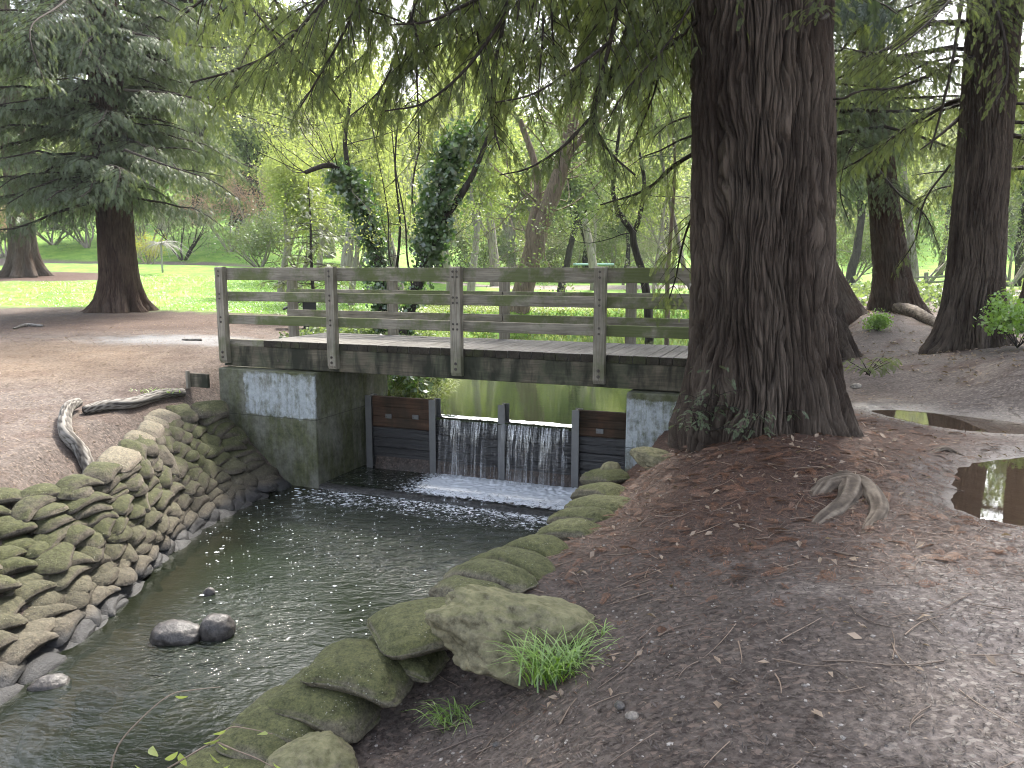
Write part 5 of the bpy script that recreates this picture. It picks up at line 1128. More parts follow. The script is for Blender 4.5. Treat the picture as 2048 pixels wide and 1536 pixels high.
for kind, px, Y, sc, lab in [('spring', 800, 30, .95, 'fresh yellow-green tree directly behind the two ivy-clad trees'), ('spring', 700, 27, .6, 'short fresh-leaved tree beside the left ivy-clad tree'), ('spring', 940, 33, .9, 'fresh-leaved tree between the right ivy-clad stem and the leaning brown tree'), ('green', 470, 62, 2.1, 'tall dense green tree directly right of the reddish redwood crown'), ('olive', 400, 66, 2.1, 'tall grey-green tree rising above the pink blossom'), ('green', 540, 62, 2.1, 'tall green tree filling the gap between the reddish redwood and the drooping boughs'), ('spring', 660, 54, 1.9, 'very tall pale green tree above the young fir'), ('green', 880, 56, 1.9, 'very tall green tree high above the ivy-clad trees'), ('spring', 1020, 60, 2.0, 'very tall pale tree above the fork of the leaning brown tree'), ('green', 1180, 58, 1.9, 'very tall green tree left of the sky gap near the massive trunk'), ('olive', 1330, 62, 1.9, 'very tall olive tree touching the left side of the massive trunk'), ('spring', 1780, 56, 1.9, 'very tall pale tree between the massive trunk and the right-hand redwood'), ('green', 1120, 38, 1.0, 'leafy green tree behind the leaning brown tree'), ('spring', 560, 30, .75, 'pale spring tree with fresh leaves left of the ivy-clad trees'), ('spring', 690, 38, 1.45, 'tall yellow-green spring tree behind the left ivy-clad tree'), ('spring', 850, 42, 1.5, 'tall yellow-green spring tree seen between the two ivy-clad trees'),
      ('spring', 990, 46, 1.5, 'yellow-green spring tree left of the leaning brown tree'), ('bare', 900, 36, .95, 'grey bare-limbed tree above the right ivy-clad stem'), ('bare', 760, 48, 1.5, 'tall bare tree rising behind the spring foliage at centre'), ('bare', 1190, 44, 1.3, 'bare tree behind the leaning brown tree, in front of the blue gap of sky'),
      ('green', 480, 58, 1.4, 'green tree above the pink blossom'), ('olive', 400, 66, 1.0, 'grey-green tree at the top of the left embankment'), ('spring', 330, 60, 1.3, 'pale green tree right of the reddish redwood, on the embankment'), ('green', 120, 60, 1.5, 'broad green tree behind the two left redwoods'), ('olive', 20, 62, 1.0, 'grey-green tree at the far left behind the distant redwood'),
      ('green', 1250, 56, 1.0, 'green tree behind the slender forked tree'), ('spring', 1340, 50, 1.2, 'yellow-green tree beside the left edge of the massive trunk'), ('green', 1700, 40, 1.2, 'green tree seen right of the massive trunk'), ('spring', 1830, 44, 1.3, 'yellow-green tree between the slender and the right-hand redwood'), ('olive', 1880, 60, 1.1, 'grey-green tree close left of the right-hand redwood'), ('green', 2040, 42, 1.3, 'green tree behind the trunk at the right edge'), ('bare', 1760, 54, 1.0, 'bare tree behind the slender leaning redwood'), ('olive', 1100, 72, 1.1, 'dark olive tree on the slope behind the leaning brown tree'), ('olive', 620, 62, 1.6, 'dark olive tree on the slope behind the young fir'),('bare', 640, 42, .8, 'bare grey tree behind the young fir'),('spring', 1080, 60, 1.1, 'yellow-green tree high behind the fork of the brown tree')]:
    stand(kind, px, Y, sc, lab)
# the wood that covers the hill beyond
rs = np.random.default_rng(55); N = 520; P = []; TT = []
Xh = rs.uniform(-95, 95, N); Yh = rs.uniform(72, 150, N); Zh = height(Xh, Yh, False); Rh = rs.uniform(2.4, 4.6, N)
for x, y, z, r in zip(Xh, Yh, Zh, Rh):
    n = int(34*r); d = unit(rs.normal(size=(n, 3))); rad = r*(.55+.5*rs.random((n, 1)))*(1+.25*noise(d*1.7+x)[:, None]); P.append(A(x, y, z+r*1.1)+d*rad*A(1, 1, 1.15)); TT.append(np.full(n, rs.random()))
P = np.concatenate(P); TT = np.concatenate(TT); n = len(P)
M_hill = leaf_mat('hillside_foliage', (.09, .11, .06), (.27, .29, .15), .4, .03)
V, k = place_tpl(c_big, P, rs.normal(size=(n, 3)), unit(rs.normal(size=(n, 3))), rs.uniform(1.2, 2.2, n)); F = np.arange(len(V)).reshape(-1, 4)
o = link('hillside_wood', raw_mesh('hillside_wood', V, F, False, {'tint': ('FACE', np.clip(np.repeat(TT, k)+rs.normal(0, .12, len(F)), 0, 1))}), M_hill); tag(o, 'far-off wood of mixed greens covering the hill', kind='stuff')
# ------------------------------------------------------------------ litter on the ground
def ground_pts(n, x0, x1, y0, y1, rs, fn=None):
    out = []
    while len(out) < n:
        X = rs.uniform(x0, x1, n*3); Y = rs.uniform(y0, y1, n*3); d = np.hypot(X, Y); k = rs.random(n*3) < np.clip((2.6/d)**1.3, 0, 1)
        if fn is not None: k &= rs.random(n*3) < fn(X, Y)
        k &= (sdist(X, Y, pool_poly) > .14) & (np.abs(X) < .75*Y+.8)
        k &= np.minimum(sdist(X, Y, pud1), sdist(X, Y, pud2)) > .02
        out += list(zip(X[k], Y[k]))
    P = np.array(out[:n]); return P[:, 0], P[:, 1]
rs = np.random.default_rng(12)
def strewn(name, label, n, box_, lens, asp, mat, tb, fn=None, lift=.006, tilt=.2, fold=0):
    X, Y = ground_pts(n, *box_, rs, fn); Z = height(X, Y) + lift + .5*lift*rs.random(n)
    P = np.stack([X, Y, Z], -1); a = rs.uniform(0, 6.28, n); ax = np.stack([np.cos(a), np.sin(a), rs.normal(0, tilt, n)], -1); sd = np.stack([-np.sin(a), np.cos(a), rs.normal(0, tilt, n)], -1)
    L = rs.uniform(lens[0], lens[1], n)[:, None]; Wd = L*asp*rs.uniform(.7, 1.3, (n, 1))
    bend = A(0, 0, 1)*rs.uniform(0, .25, (n, 1))*L*fold
    V = np.stack([P-ax*L/2, P+sd*Wd/2+bend, P+ax*L/2, P-sd*Wd/2+bend], 1).reshape(-1, 3)
    o = link(name, raw_mesh(name, V, np.arange(4*n).reshape(-1, 4), False, {'tint': ('FACE', np.clip(tb+rs.normal(0, .3, n), 0, 1))}), mat); return tag(o, label, kind='stuff')
M_lit = leaf_mat('dead_needles', (.03, .018, .013), (.15, .085, .06), .05, .03); M_litp = leaf_mat('dead_leaves', (.10, .065, .045), (.28, .21, .15), .15, .04); M_litd = leaf_mat('bark_crumbs', (.018, .014, .012), (.10, .078, .067), .0, .03)
near_tree = lambda X, Y: np.clip(1.25-np.hypot((X-2.0)/2.3, (Y-6.7)/2.6), .04, 1)
strewn('needle_litter', 'reddish needles strewn over the bank around the big redwood', 42000, (.0, 5.2, 3.2, 10), (.025, .07), .09, M_lit, .6, near_tree)
strewn('bark_crumbs', 'dark crumbs of bark and needles over the path', 60000, (-1.2, 7, 1.7, 12), (.010, .035), .22, M_litd, .4)
strewn('path_chips', 'pale chips and seed scales scattered over the path', 1800, (-1.2, 7, 1.7, 14), (.006, .022), .45, M_litp, .5)
strewn('needle_litter', 'needles strewn over the left plateau', 26000, (-14, -3.4, 6, 24), (.03, .08), .12, M_litp, .15, None, .008)
strewn('dead_leaves', 'tan dead leaves lying on the bank', 420, (.0, 6, 2.4, 12), (.03, .065), .45, M_litp, .6, lambda X, Y: near_tree(X, Y)*.8+.2, .012, .35, 1)
strewn('dead_leaves', 'tan dead leaves on the mound by the right-hand redwood', 1500, (5.5, 13, 9, 20), (.05, .10), .4, M_litp, .5, None, .012, .3, 1)
n = 900; X, Y = ground_pts(n, .2, 5.2, 3.4, 10, rs, near_tree); a = rs.uniform(0, 6.28, n)
V, k = place_tpl(T_near, np.stack([X, Y, height(X, Y)+.012], -1), np.stack([np.cos(a), np.sin(a), .12+0*a], -1), unit(np.stack([rs.normal(0, .3, n), rs.normal(0, .3, n), 1+0*a], -1)), rs.uniform(.25, .55, n))
F = np.arange(len(V)).reshape(-1, 4); M_dspray = leaf_mat('dead_sprays', (.05, .024, .015), (.17, .085, .05), .1, .03)
o = link('dead_sprays', raw_mesh('dead_sprays', V, F, False, {'tint': ('FACE', rs.random(len(F)))}), M_dspray); tag(o, 'fallen rust-coloured redwood sprays heaped at the foot of the massive trunk', kind='stuff')
qa = QAcc(); X, Y = ground_pts(420, -.6, 6.5, 2.0, 11, rs, lambda X, Y: near_tree(X, Y)*.8+.15)
for x, y in zip(X, Y):
    L = rs.uniform(.06, .32); a = rs.uniform(0, 6.28); t = np.linspace(-.5, .5, 5); c = rs.normal()*.25
    px_ = x+L*(t*math.cos(a)-c*(t*t)*math.sin(a)); py_ = y+L*(t*math.sin(a)+c*t*t*math.cos(a)); qa.add(*tube(np.stack([px_, py_, height(px_, py_)+.008], -1), np.linspace(.0035, .0015, 5)*rs.uniform(.6, 1.3), 4, False), rs.random())
M_tw = leaf_mat('fallen_twigs', (.05, .035, .028), (.25, .18, .13), 0, .04)
o = link('fallen_twigs', raw_mesh('fallen_twigs', *qa.get(), True, {'tint': ('FACE', qa.tint())}), M_tw); tag(o, 'thin fallen twigs scattered over the bank and path', kind='stuff')
# pebbles
import bmesh
def pebbles(name, label, n, box_, sz, mat, fn=None):
    X, Y = ground_pts(n, *box_, rs, fn); bm = bmesh.new(); bmesh.ops.create_icosphere(bm, subdivisions=1, radius=1); B = np.array([v.co[:] for v in bm.verts]); Fb = np.array([[v.index for v in f.verts] for f in bm.faces]); bm.free()
    s = rs.uniform(sz[0], sz[1], n)*rs.choice([.6, 1, 1.5], n); V = B[None]*s[:, None, None]*A(1, .8, .5)*(1+rs.normal(0, .12, (n, len(B), 1))); a = rs.uniform(0, 6.28, n); c, s_ = np.cos(a)[:, None], np.sin(a)[:, None]
    V = np.stack([V[..., 0]*c-V[..., 1]*s_, V[..., 0]*s_+V[..., 1]*c, V[..., 2]], -1) + np.stack([X, Y, height(X, Y)], -1)[:, None]
    F = (Fb[None]+np.arange(n)[:, None, None]*len(B)).reshape(-1, 3); o = link(name, raw_mesh(name, V.reshape(-1, 3), F, False, {'tint': ('FACE', np.repeat(rs.random(n), len(Fb)))}), mat); tag(o, label, kind='stuff')
M_peb = leaf_mat('pebble', (.07, .058, .05), (.30, .27, .24), 0, .06); M_peb2 = M_peb
pebbles('pebbles', 'small pebbles and clods pressed into the path', 1900, (-1, 6, 1.7, 9), (.003, .010), M_peb)
for i, (px, py, z, s, lab) in enumerate([(995, 1490, -.55, .045, 'angular grey pebble below the grass tuft'), (1075, 1478, -.45, .04, 'rounded dark pebble right of the angular one'), (1240, 1412, -.25, .05, 'flat grey pebble on the slope right of the grass'), (1265, 1432, -.22, .055, 'flat tan pebble beside the flat grey one')]):
    p = PZ(px, py, z); rock('pebble', px, py, zat(p[0], p[1])+.01, (s*.6, s*.45, s*.35), 60+i, M_palerock if i % 2 else M_wetrock, lab, i, 0, 'loose stones on the near bank', 3, .5, 'pebble')
# ------------------------------------------------------------------ roots, logs, timber
m, nt, out = mat_new('silver_driftwood'); q = NT(nt); u_ = q.n('Attribute', attribute_name='grain').outputs['Fac']
n1_ = q.noise(q.coord('Object'), 6, 4, .6); f = q.math('ADD', q.math('MULTIPLY', u_, .7), q.math('MULTIPLY', n1_, .35))
q.pbsdf(out, q.ramp(f, [(.25, (.02, .017, .015)), (.5, (.09, .08, .07)), (.75, (.20, .185, .165))]), .85, q.bump(f, .6, .01), .2); M_drift = m
def gnarl(name, pts, r, mat, label, cat, seed=0, nth=28, n=60, depth=.16, twist=1.5, root=None, ends=True, flat=1.0, group=None):
    P = smooth_path(pts, n); T = unit(np.gradient(P, axis=0)); ref = A(0, 0, 1); B = unit(np.cross(T, ref)); N = np.cross(B, T); R = np.interp(np.linspace(0, 1, n), np.linspace(0, 1, len(r)), r)
    th = np.arange(nth)*2*math.pi/nth; s = np.linspace(0, 1, n)*sum(np.linalg.norm(np.diff(P, axis=0), axis=1)); TH_, S_ = np.meshgrid(th, s); tw = TH_+twist*S_
    g = noise(np.stack([np.cos(tw)*3.5, np.sin(tw)*3.5, S_*.7], -1), seed); g2 = noise(np.stack([np.cos(tw)*1.2, np.sin(tw)*1.2, S_*2.5], -1), seed+3)
    rad = R[:, None]*(1+depth*(np.minimum(np.abs(g)/.3, 1)-.7)+.16*g2); rad[0] *= .5; rad[-1] *= .5
    V = P[:, None]+rad[..., None]*(np.cos(TH_)[..., None]*B[:, None]+flat*np.sin(TH_)[..., None]*N[:, None]); idx = np.arange(n*nth).reshape(n, nth)
    F = np.stack([idx[:-1], np.roll(idx[:-1], -1, 1), np.roll(idx[1:], -1, 1), idx[1:]], -1).reshape(-1, 4).tolist()+[idx[0][::-1].tolist(), idx[-1].tolist()]
    V = V.reshape(-1, 3); att_ = {'grain': ('POINT', np.clip(np.minimum(np.abs(g)/.35, 1)*.8+.1, 0, 1).ravel())}
    if root is not None: return part(name, V, F, mat, root, True, att_)
    return solo(name, V, F, mat, pts[0], label, cat, group, True, att_)
G = lambda px, py, z, dz=.0: (lambda p: A(p[0], p[1], zat(p[0], p[1])+dz))(PZ(px, py, z))
gnarl('log', [G(368, 768, -.12, .05), G(320, 778, -.13, .06), G(260, 795, -.15, .07), G(205, 805, -.17, .07), G(165, 812, -.18, .05)], [.06, .075, .07, .075, .06], M_drift, 'long twisted weathered log edging the left bank behind the sandbags', 'log', 3)
gnarl('log', [G(160, 805, -.17, .10), G(135, 818, -.18, .12), G(130, 842, -.2, .10), G(160, 850, -.22, .10), G(178, 868, -.25, .06), G(188, 888, -.28, .0)], [.05, .07, .08, .075, .065, .04], M_drift, 'curled grey log end standing where the log edging turns', 'log', 5, 28, 60, .25)
gnarl('log', [G(200, 898, -.3, .02), G(175, 900, -.3, .04), G(148, 912, -.3, .0)], [.05, .08, .05], M_drift, 'short half-buried log piece behind the pale sandbags', 'log', 8)
gnarl('branch', [G(28, 672, .1, .02), G(55, 667, .1, .03), G(88, 668, .1, .02)], [.02, .05, .025], M_drift, 'short weathered branch lying on the plateau near the left edge', 'branch', 9)
gnarl('branch', [G(365, 699, .08, .01), G(405, 699, .08, .02)], [.02, .025], M_drift, 'small pale stick on the gravel left of the bridge', 'branch', 10)
gnarl('driftwood', [PZ(835, 1560, -.82)+A(0, 0, .02), PZ(900, 1520, -.76)+A(0, 0, .02), PZ(965, 1482, -.68)+A(0, 0, -.01)], [.045, .042, .02], M_drift, 'pale broken driftwood stick poking in from the bottom edge', 'driftwood', 11)
rt = empty('exposed_root', tuple(G(1700, 1000, 0)), 0, 'forked grey surface root arching out of the path below the big redwood', 'tree root')
M_root = M_drift
m, nt, out = mat_new('dusty_root'); q = NT(nt); f = q.math('ADD', q.math('MULTIPLY', q.n('Attribute', attribute_name='grain').outputs['Fac'], .4), q.math('MULTIPLY', q.noise(q.coord('Object'), 9, 5, .7), .7))
q.pbsdf(out, q.ramp(f, [(.3, (.022, .016, .012)), (.55, (.075, .058, .044)), (.8, (.17, .14, .11))]), .85, q.bump(f, .6, .01), .2); M_root = m
gnarl('root_arm', [G(1625, 1000, 0, -.05), G(1655, 985, 0, .0), G(1700, 985, 0, .02), G(1690, 1010, 0, .0), G(1640, 1040, 0, -.02), G(1580, 1075, 0, -.05)], [.06, .085, .095, .07, .05, .02], M_root, None, None, 20, 26, 60, .16, .6, rt, flat=.75)
gnarl('root_knuckle', [G(1660, 978, 0, -.03), G(1690, 976, 0, .01), G(1722, 985, 0, -.03)], [.05, .085, .05], M_root, None, None, 29, 24, 24, .16, .6, rt, flat=.8)
gnarl('root_arm', [G(1670, 985, 0, -.01), G(1715, 984, 0, .015), G(1748, 1003, 0, .005), G(1758, 1030, 0, -.01), G(1735, 1058, 0, -.025), G(1715, 1090, 0, -.05)], [.07, .08, .07, .06, .045, .02], M_root, None, None, 24, 26, 60, .16, .6, rt, flat=.75)
gnarl('exposed_root', [G(1780, 615, .55, .1), G(1820, 632, .5, .13), G(1860, 645, .45, .08), G(1892, 655, .42, .0)], [.16, .14, .11, .05], M_root, 'long surface root running right from the slender leaning redwood', 'tree root', 27)
gnarl('exposed_root', [G(1930, 905, .02, -.02), G(1890, 900, .02, .012), G(1860, 905, .02, -.02)], [.02, .03, .02], M_root, 'small root hump beside the larger puddle', 'tree root', 28)
pl = empty('timber_edging', tuple(BL(-.5, -.35, 0)), BA, 'short mossy timber plank edging joined to the left abutment', 'timber edging')
zg = -.50
zg -= .07; V, F = box(.06, .44, .02, .07, zg-.14, zg+.07, .006); V = V; link('board', raw_mesh('board', V, F), M_beam, pl); V, F = box(.06, .11, -.03, .019, zg-.16, zg+.11, .005); link('stake', raw_mesh('stake', V, F), M_postw, pl)
# ------------------------------------------------------------------ grass, weeds, sprouts
def blades(name, base_pts, L, wd, mat, rs, out_dir=None, bend=.8, label=None, cat=None, kind=None, root=None, nseg=5, spread=.6):
    n = len(base_pts); a = rs.uniform(0, 6.28, n); d = np.stack([np.cos(a), np.sin(a), 0*a], -1)
    if out_dir is not None: d = unit(d+out_dir)
    l = rs.uniform(L[0], L[1], n)[:, None]; side = np.cross(d, A(0, 0, 1)); w = wd*rs.uniform(.7, 1.3, (n, 1)); V = []; F = []
    rows = []
    for i in range(nseg+1):
        t = i/nseg; p = base_pts + d*l*(spread*t + .25*t*t) + A(0, 0, 1)*l*(t - bend*rs.uniform(.9, 1.1)*t*t*.75)
        ww = w*(1-t**2)+.0008; rows.append((p-side*ww/2, p+side*ww/2))
    R = np.stack([np.stack(r, 1) for r in rows], 1)            # n, seg+1, 2, 3
    idx = np.arange(n*(nseg+1)*2).reshape(n, nseg+1, 2); F = np.stack([idx[:, :-1, 0], idx[:, :-1, 1], idx[:, 1:, 1], idx[:, 1:, 0]], -1).reshape(-1, 4)
    at = {'tint': ('FACE', np.repeat(rs.random(n), nseg))}
    if root is not None: return part(name, R.reshape(-1, 3), F, mat, root, True, at)
    base = base_pts.mean(0) if kind is None else A(0, 0, 0); return solo(name, R.reshape(-1, 3), F, mat, base, label, cat, None, True, at, kind)
M_grassb = leaf_mat('fresh_grass_blades', (.07, .16, .015), (.24, .38, .06), .45, .08); M_drygr = leaf_mat('rough_bank_grass', (.06, .10, .02), (.26, .30, .09), .4, .05)
rs = np.random.default_rng(44)
c = PZ(1112, 1372, -.44); c[2] = zat(c[0], c[1]); pts = c + rs.normal(0, 1, (230, 3))*A(.075, .055, 0) + A(0, 0, -.01)
blades('grass_tuft', pts, (.20, .46), .0065, M_grassb, rs, A(.0, -.2, 0), .72, 'bright green arching grass tuft growing under the mossy boulder', 'grass tuft', spread=.38)
pts = c + A(-.02, -.08, -.03) + rs.normal(0, 1, (60, 3))*A(.06, .03, 0)
c2 = PZ(905, 1440, -.7); c2[2] = zat(c2[0], c2[1]); pts = c2 + rs.normal(0, 1, (60, 3))*A(.06, .04, 0)
blades('grass_tuft', pts, (.10, .24), .005, M_grassb, rs, A(-.5, -.2, 0), 1.0, 'small thin grass tuft in the hollow left of the bright one', 'grass tuft')
c3 = PZ(1205, 1250, -.22); c3[2] = zat(c3[0], c3[1]); blades('grass_tuft', c3+rs.normal(0, 1, (14, 3))*A(.015, .015, 0), (.08, .15), .005, M_grassb, rs, A(.4, -.2, 0), 1.1, 'few grass blades at the right end of the boulder', 'grass tuft')
c4 = PZ(1165, 1022, -.72); blades('grass_tuft', c4+rs.normal(0, 1, (40, 3))*A(.04, .04, 0), (.08, .18), .006, M_grassb, rs, None, .9, 'tiny grass tuft in the bags beside the sill', 'grass tuft')
c5 = G(310, 776, -.13); blades('grass_tuft', c5+rs.normal(0, 1, (60, 3))*A(.18, .06, 0), (.06, .14), .010, M_grassb, rs, None, .8, 'green weeds growing against the weathered log', 'grass tuft')
# grass bank left of the pond, seen under and over the deck
X = rs.uniform(-3.4, -1.0, 16000); Y = 12.9+11*rs.random(16000)**1.8; k = (sdist(X, Y, pond_poly) > -.08) & (sdist(X, Y, pond_poly) < 1.9); X, Y = X[k], Y[k]
blades('bank_grass', np.stack([X, Y, height(X, Y)-.01], -1), (.18, .42), .012, M_drygr, rs, A(.3, -.3, 0), 1.0, 'long rough grass hanging over the left shore of the pond', None, 'stuff', nseg=4)
X = rs.uniform(-4, 9, 14000); Y = rs.uniform(24, 30, 14000); k = (sdist(X, Y, pond_poly) > -.1); X, Y = X[k], Y[k]
blades('bank_grass', np.stack([X, Y, height(X, Y)-.01], -1), (.12, .35), .03, M_drygr, rs, A(.0, -.3, 0), .9, 'rough grass along the far shore of the pond', None, 'stuff', nseg=3)
def cover(name, n, box_, tpl, mat, sc, label, fn, lift=.1):
    X = rs.uniform(box_[0], box_[1], n*4); Y = rs.uniform(box_[2], box_[3], n*4); k = fn(X, Y); X, Y = X[k][:n], Y[k][:n]; n = len(X)
    P = np.stack([X, Y, height(X, Y)+lift*rs.random(n)], -1); V, kk = place_tpl(tpl, P, rs.normal(size=(n, 3)), unit(rs.normal(size=(n, 3))+A(0, 0, 1)), sc*rs.uniform(.6, 1.3, n)); F = np.arange(len(V)).reshape(-1, 4)
    o = link(name, raw_mesh(name, V, F, False, {'tint': ('FACE', rs.random(len(F)))}), mat); tag(o, label, kind='stuff')
cover('ground_ivy', 3600, (-4.2, -1.2, 14.0, 20), c_ivy, M_midL, .9, 'low leafy ground cover on the shore behind the bridge', lambda X, Y: (sdist(X, Y, pond_poly) > .1), .28)
cover('ground_ivy', 1800, (7.6, 16, 20, 34), c_ivy, M_midL, 1.6, 'leafy ground cover beyond the path between the right-hand redwoods', lambda X, Y: noise(np.stack([X*.4, Y*.4, 0*X], -1)) > -.1, .3)
cover('ground_ivy', 220, (-2.9, -1.4, 12.9, 14.2), c_ivy, M_ivyL, 1.1, 'ivy leaves over the water just behind the left abutment', lambda X, Y: (sdist(X, Y, pond_poly) > -.1), .3)
X = rs.uniform(-22, 4, 46000); Y = rs.uniform(21, 36, 46000); k = (noise(np.stack([X*2, Y*2, 0*X], -1)) > -.35) & (Y > np.interp(X, [-40, -14, -9.5, -6, -3.5, -1.5, 0, 8], [24.8, 24.1, 23.1, 21.8, 20.8, 21, 24.3, 25.8])) & (sdist(X, Y, pond_poly) > .5) & (np.hypot((X-t_far[0])/5.2, (Y-34.6)/2.3) > 1); X, Y = X[k], Y[k]
blades('lawn_grass', np.stack([X, Y, height(X, Y, False)-.01], -1), (.05, .12), .022, M_grassb, rs, None, .6, 'tufty grass blades of the sunny lawn', None, 'stuff', nseg=2)
X = rs.uniform(-11, -3.2, 2600); Y = rs.uniform(23.2, 30, 2600); k = (noise(np.stack([X*.5, Y*.9, 0*X], -1)) > .0) & (Y > 24.2+.3*np.abs(X+6)*.3); X, Y = X[k], Y[k]; n = len(X)
m, nt, out = mat_new('daisy_white'); q = NT(nt); q.pbsdf(out, (.78, .78, .74), .7); r_d = rs.uniform(.016, .03, n)
Pd = np.stack([X, Y, height(X, Y)+.05], -1); V = Pd[:, None]+r_d[:, None, None]*np.array([(-1, 0, 0), (0, -.6, .5), (1, 0, 0), (0, .6, .5)])[None]
o = link('daisies', raw_mesh('daisies', V.reshape(-1, 3), np.arange(4*n).reshape(-1, 4)), m); tag(o, 'white daisies sprinkled in the near edge of the lawn', kind='stuff')
# redwood sprouts round the foot of the massive trunk
def sprout(px, py, Y, h, n, seed, label, mat=M_fgrey, sc=.30, fan=.3):
    r = np.random.default_rng(seed); b = PY(px, py, Y); b[2] = max(zat(b[0], b[1]), b[2]-.05); root = empty('redwood_sprout', tuple(b), 0, label, 'redwood sprout', 'sprouts at the foot of the massive redwood'); sp_ = []
    for i in range(n):
        d = A(r.normal()*fan, -.35+r.normal()*.2, 1); L = h*r.uniform(.6, 1.1); u = np.linspace(0, 1, 8)[:, None]; sp_.append((b+A(*r.normal(0, .03, 2), 0)+d*L*u+A(0, -.1, -.25)*L*u**2, .004))
    wood, P, X, Z, S, TT = branch_set(sp_, r, .13, .10, .42, .3, 3, .25, sc, .15); part('stems', *wood.get(), M_twig, root, True); leaf_mesh('sprays', T_near, P, X, Z, S, mat, root, TT, r)
sprout(1488, 880, 6.6, .55, 4, 1, 'bluish redwood sprout against the middle of the massive trunk'); sprout(1395, 862, 7.1, .45, 6, 3, 'wispy sprout spreading left before the right abutment', M_fgrey, .35, .9)
sprout(1415, 850, 7.15, .85, 3, 4, 'tall thin sprout rising in front of the beam', M_fgrey, .35, .2); sprout(1735, 742, 9.2, .35, 7, 6, 'grassy sprout clump right of the massive trunk', M_fnear, .5, .8)
# leafy shrubs at the right edge
for px, py, Y, s, lab in ((2035, 690, 10.8, .62, 'bright leafy bush on the mound at the right edge'), (1755, 655, 15.5, .22, 'small fresh weeds on the path edge behind the massive trunk')):
    b = PY(px, py, Y); b[2] = zat(b[0], b[1]); rs2 = np.random.default_rng(int(px)); sp_ = [dict(d=(rs2.normal()*.7, rs2.normal()*.7, 1), L=.6*s, r=.008, depth=2, ang=.6, up=.2) for _ in range(9)]
    make_tree('leafy_bush', lab, 'bush', b, sp_, M_grassb, M_barkdk, rs2, 6, leaf_tpl(n=4, L=.085, spread=.05, seed=3, asp=.6), .8 if s > .3 else .6, None, 'foliage', 4, .05)
# shoot with fresh leaves in the bottom-left foreground
st = empty('leafy_shoot', tuple(PY(300, 1640, 2.3)), 0, 'thin shoot with fresh light green leaves crossing the bottom edge', 'shrub shoot'); qa = QAcc(); LP = []; LX = []
for pts, lf_ in (([(215, 1600, 2.25), (232, 1500, 2.3), (285, 1435, 2.35), (340, 1390, 2.4), (385, 1380, 2.45), (440, 1374, 2.5)], [(350, 1392, 2.4, .9)]),
            ([(230, 1600, 2.2), (380, 1510, 2.25), (430, 1480, 2.3), (460, 1455, 2.35), (500, 1458, 2.35), (545, 1468, 2.35)], [(440, 1478, 2.3, 1.1), (452, 1460, 2.32, .9), (530, 1462, 2.35, 1.2), (455, 1498, 2.3, 1), (310, 1512, 2.24, 1.3), (330, 1520, 2.24, 1), (270, 1530, 2.22, 1.2), (360, 1506, 2.25, 1.1)]),
            ([(430, 1482, 2.3), (470, 1500, 2.3), (520, 1520, 2.3), (590, 1560, 2.3)], [(545, 1524, 2.3, 1.1), (440, 1525, 2.28, 1), (460, 1530, 2.27, 1), (250, 1540, 2.2, 1.2), (180, 1535, 2.2, 1.0)])):
    qa.add(*tube(smooth_path([PY(*p) for p in pts], 24), np.linspace(.0032, .0014, 24), 5, False))
    for lx_, ly, lY, sc in lf_: LP.append(PY(lx_, ly, lY)); LX.append(sc)
part('stem', *qa.get(), M_tw, st, True, {'tint': ('FACE', np.full(len(qa.get()[1]), .6))})
rs2 = np.random.default_rng(17)
for p, sc in zip(LP, LX):
    a = unit(rs2.normal(size=3)*A(1, .5, .4)+A(0, 0, -.1)); s = unit(np.cross(a, A(0, .8, .6))); nrm = np.cross(a, s); L = .046*sc; u = np.linspace(0, 1, 7); V = []
    for t in u:
        w = L*.30*math.sin(math.pi*t**.8)**.8 if 0 < t < 1 else .0005; cpt = p+a*L*t-nrm*.15*L*t*t; V += [cpt-s*w+nrm*w*.25, cpt, cpt+s*w+nrm*w*.25]
    idx = np.arange(21).reshape(7, 3); F = np.stack([idx[:-1, :-1], idx[:-1, 1:], idx[1:, 1:], idx[1:, :-1]], -1).reshape(-1, 4); part('leaf', V, F, M_grassb if False else M_spring, st, True, {'tint': ('FACE', np.full(len(F), .5))})
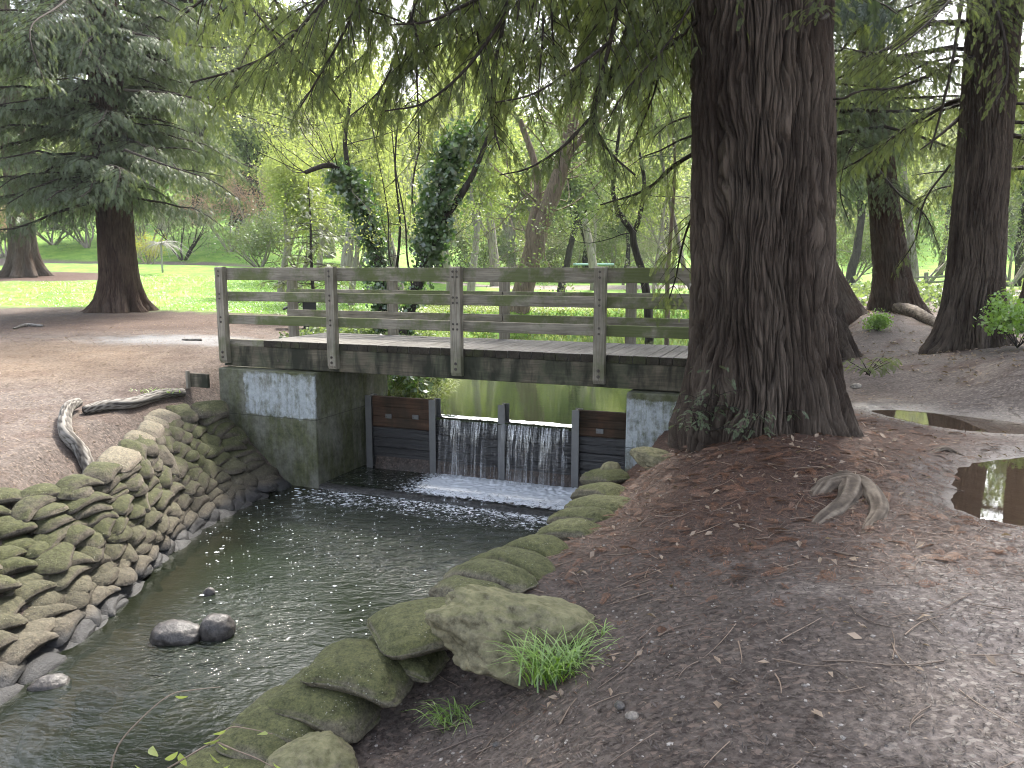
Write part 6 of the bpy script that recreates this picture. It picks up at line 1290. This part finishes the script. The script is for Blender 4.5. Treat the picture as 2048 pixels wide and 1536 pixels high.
# ------------------------------------------------------------------ lectern sign, split-rail fence, shelter
p = PZ(622, 668, .1); lec = empty('lectern_sign', (p[0]-.02, p[1], zat(p[0], p[1])), .25, 'dark slanted information lectern behind the left end of the footbridge', 'lectern sign'); M_dark = steel_mat('dark_painted_metal', (.035, .036, .04), .5, .3)
V, F = box(-.14, .16, -.05, .05, -.1, .62, .01); link('pedestal', raw_mesh('pedestal', V, F), M_dark, lec); V, F = box(-.62, .18, -.25, .25, -.02, .02, .006); c_, s_ = math.cos(-.42), math.sin(-.42); V = np.stack([V[:, 0]*c_+V[:, 2]*s_, V[:, 1], -V[:, 0]*s_+V[:, 2]*c_], -1)+A(.0, 0, .70); V[:, 2] = V[:, 2]
link('panel', raw_mesh('panel', V, F), M_dark, lec)
def rail_fence(pxs, Y, py, label, hgt=.75):
    b = gnd(pxs[0], Y, py); root = empty('rail_fence', tuple(b), 0, label, 'fence'); prev = None
    for px in pxs:
        g = gnd(px, Y, py); V, F = box(-.09, .09, -.07, .07, -.1, hgt, .02); part('post', V+g, F, M_postw, root)
        if prev is not None:
            for h_ in (.55, .28): part('rail', *tube(np.array([prev+A(0, 0, h_*hgt*1.25), (prev+g)/2+A(0, 0, h_*hgt*1.25-.03), g+A(0, 0, h_*hgt*1.25)]), .055, 6), M_postw, root)
        prev = g
rail_fence([940, 1001, 1060, 1119, 1183, 1246, 1310, 1372], 48, 580, 'low split-rail fence along the sunny path beyond the pond'); rail_fence([1810, 1850, 1892, 1930], 40, 580, 'low fence glimpsed between the slender and the right-hand redwood')
b = gnd(1186, 53, 560); sh = empty('shelter', tuple(b), 0, 'small pale turquoise roof showing just above the top rail', 'shelter'); zr = PY(1186, 528, 53)[2]-b[2]; M_turq = steel_mat('turquoise_roof', (.45, .68, .66), .6, 0)
V, F = box(-1.3, 1.3, -.9, .9, zr-.09, zr+.05, .03); link('roof', raw_mesh('roof', V, F), M_turq, sh)
for sx_ in (-1.1, 1.1): V, F = box(sx_-.05, sx_+.05, -.05, .05, -.1, zr-.1, .01); link('post', raw_mesh('post', V, F), M_postw, sh)
# ------------------------------------------------------------------ damp, bright air
m, nt, out = mat_new('haze'); q = NT(nt); v = q.n('VolumePrincipled'); v.inputs['Color'].default_value = (.9, .95, .93, 1); v.inputs['Density'].default_value = .0004; v.inputs['Anisotropy'].default_value = .3
nt.links.new(v.outputs[0], out.inputs['Volume'])
V, F = box(-175, 175, -14, 175, -6, 62); o = link('haze', raw_mesh('haze', V, F), m); tag(o, 'pale haze in the air', kind='stuff')
cy.volume_bounces = 0; cy.volume_step_rate = 5; cy.volume_max_steps = 64
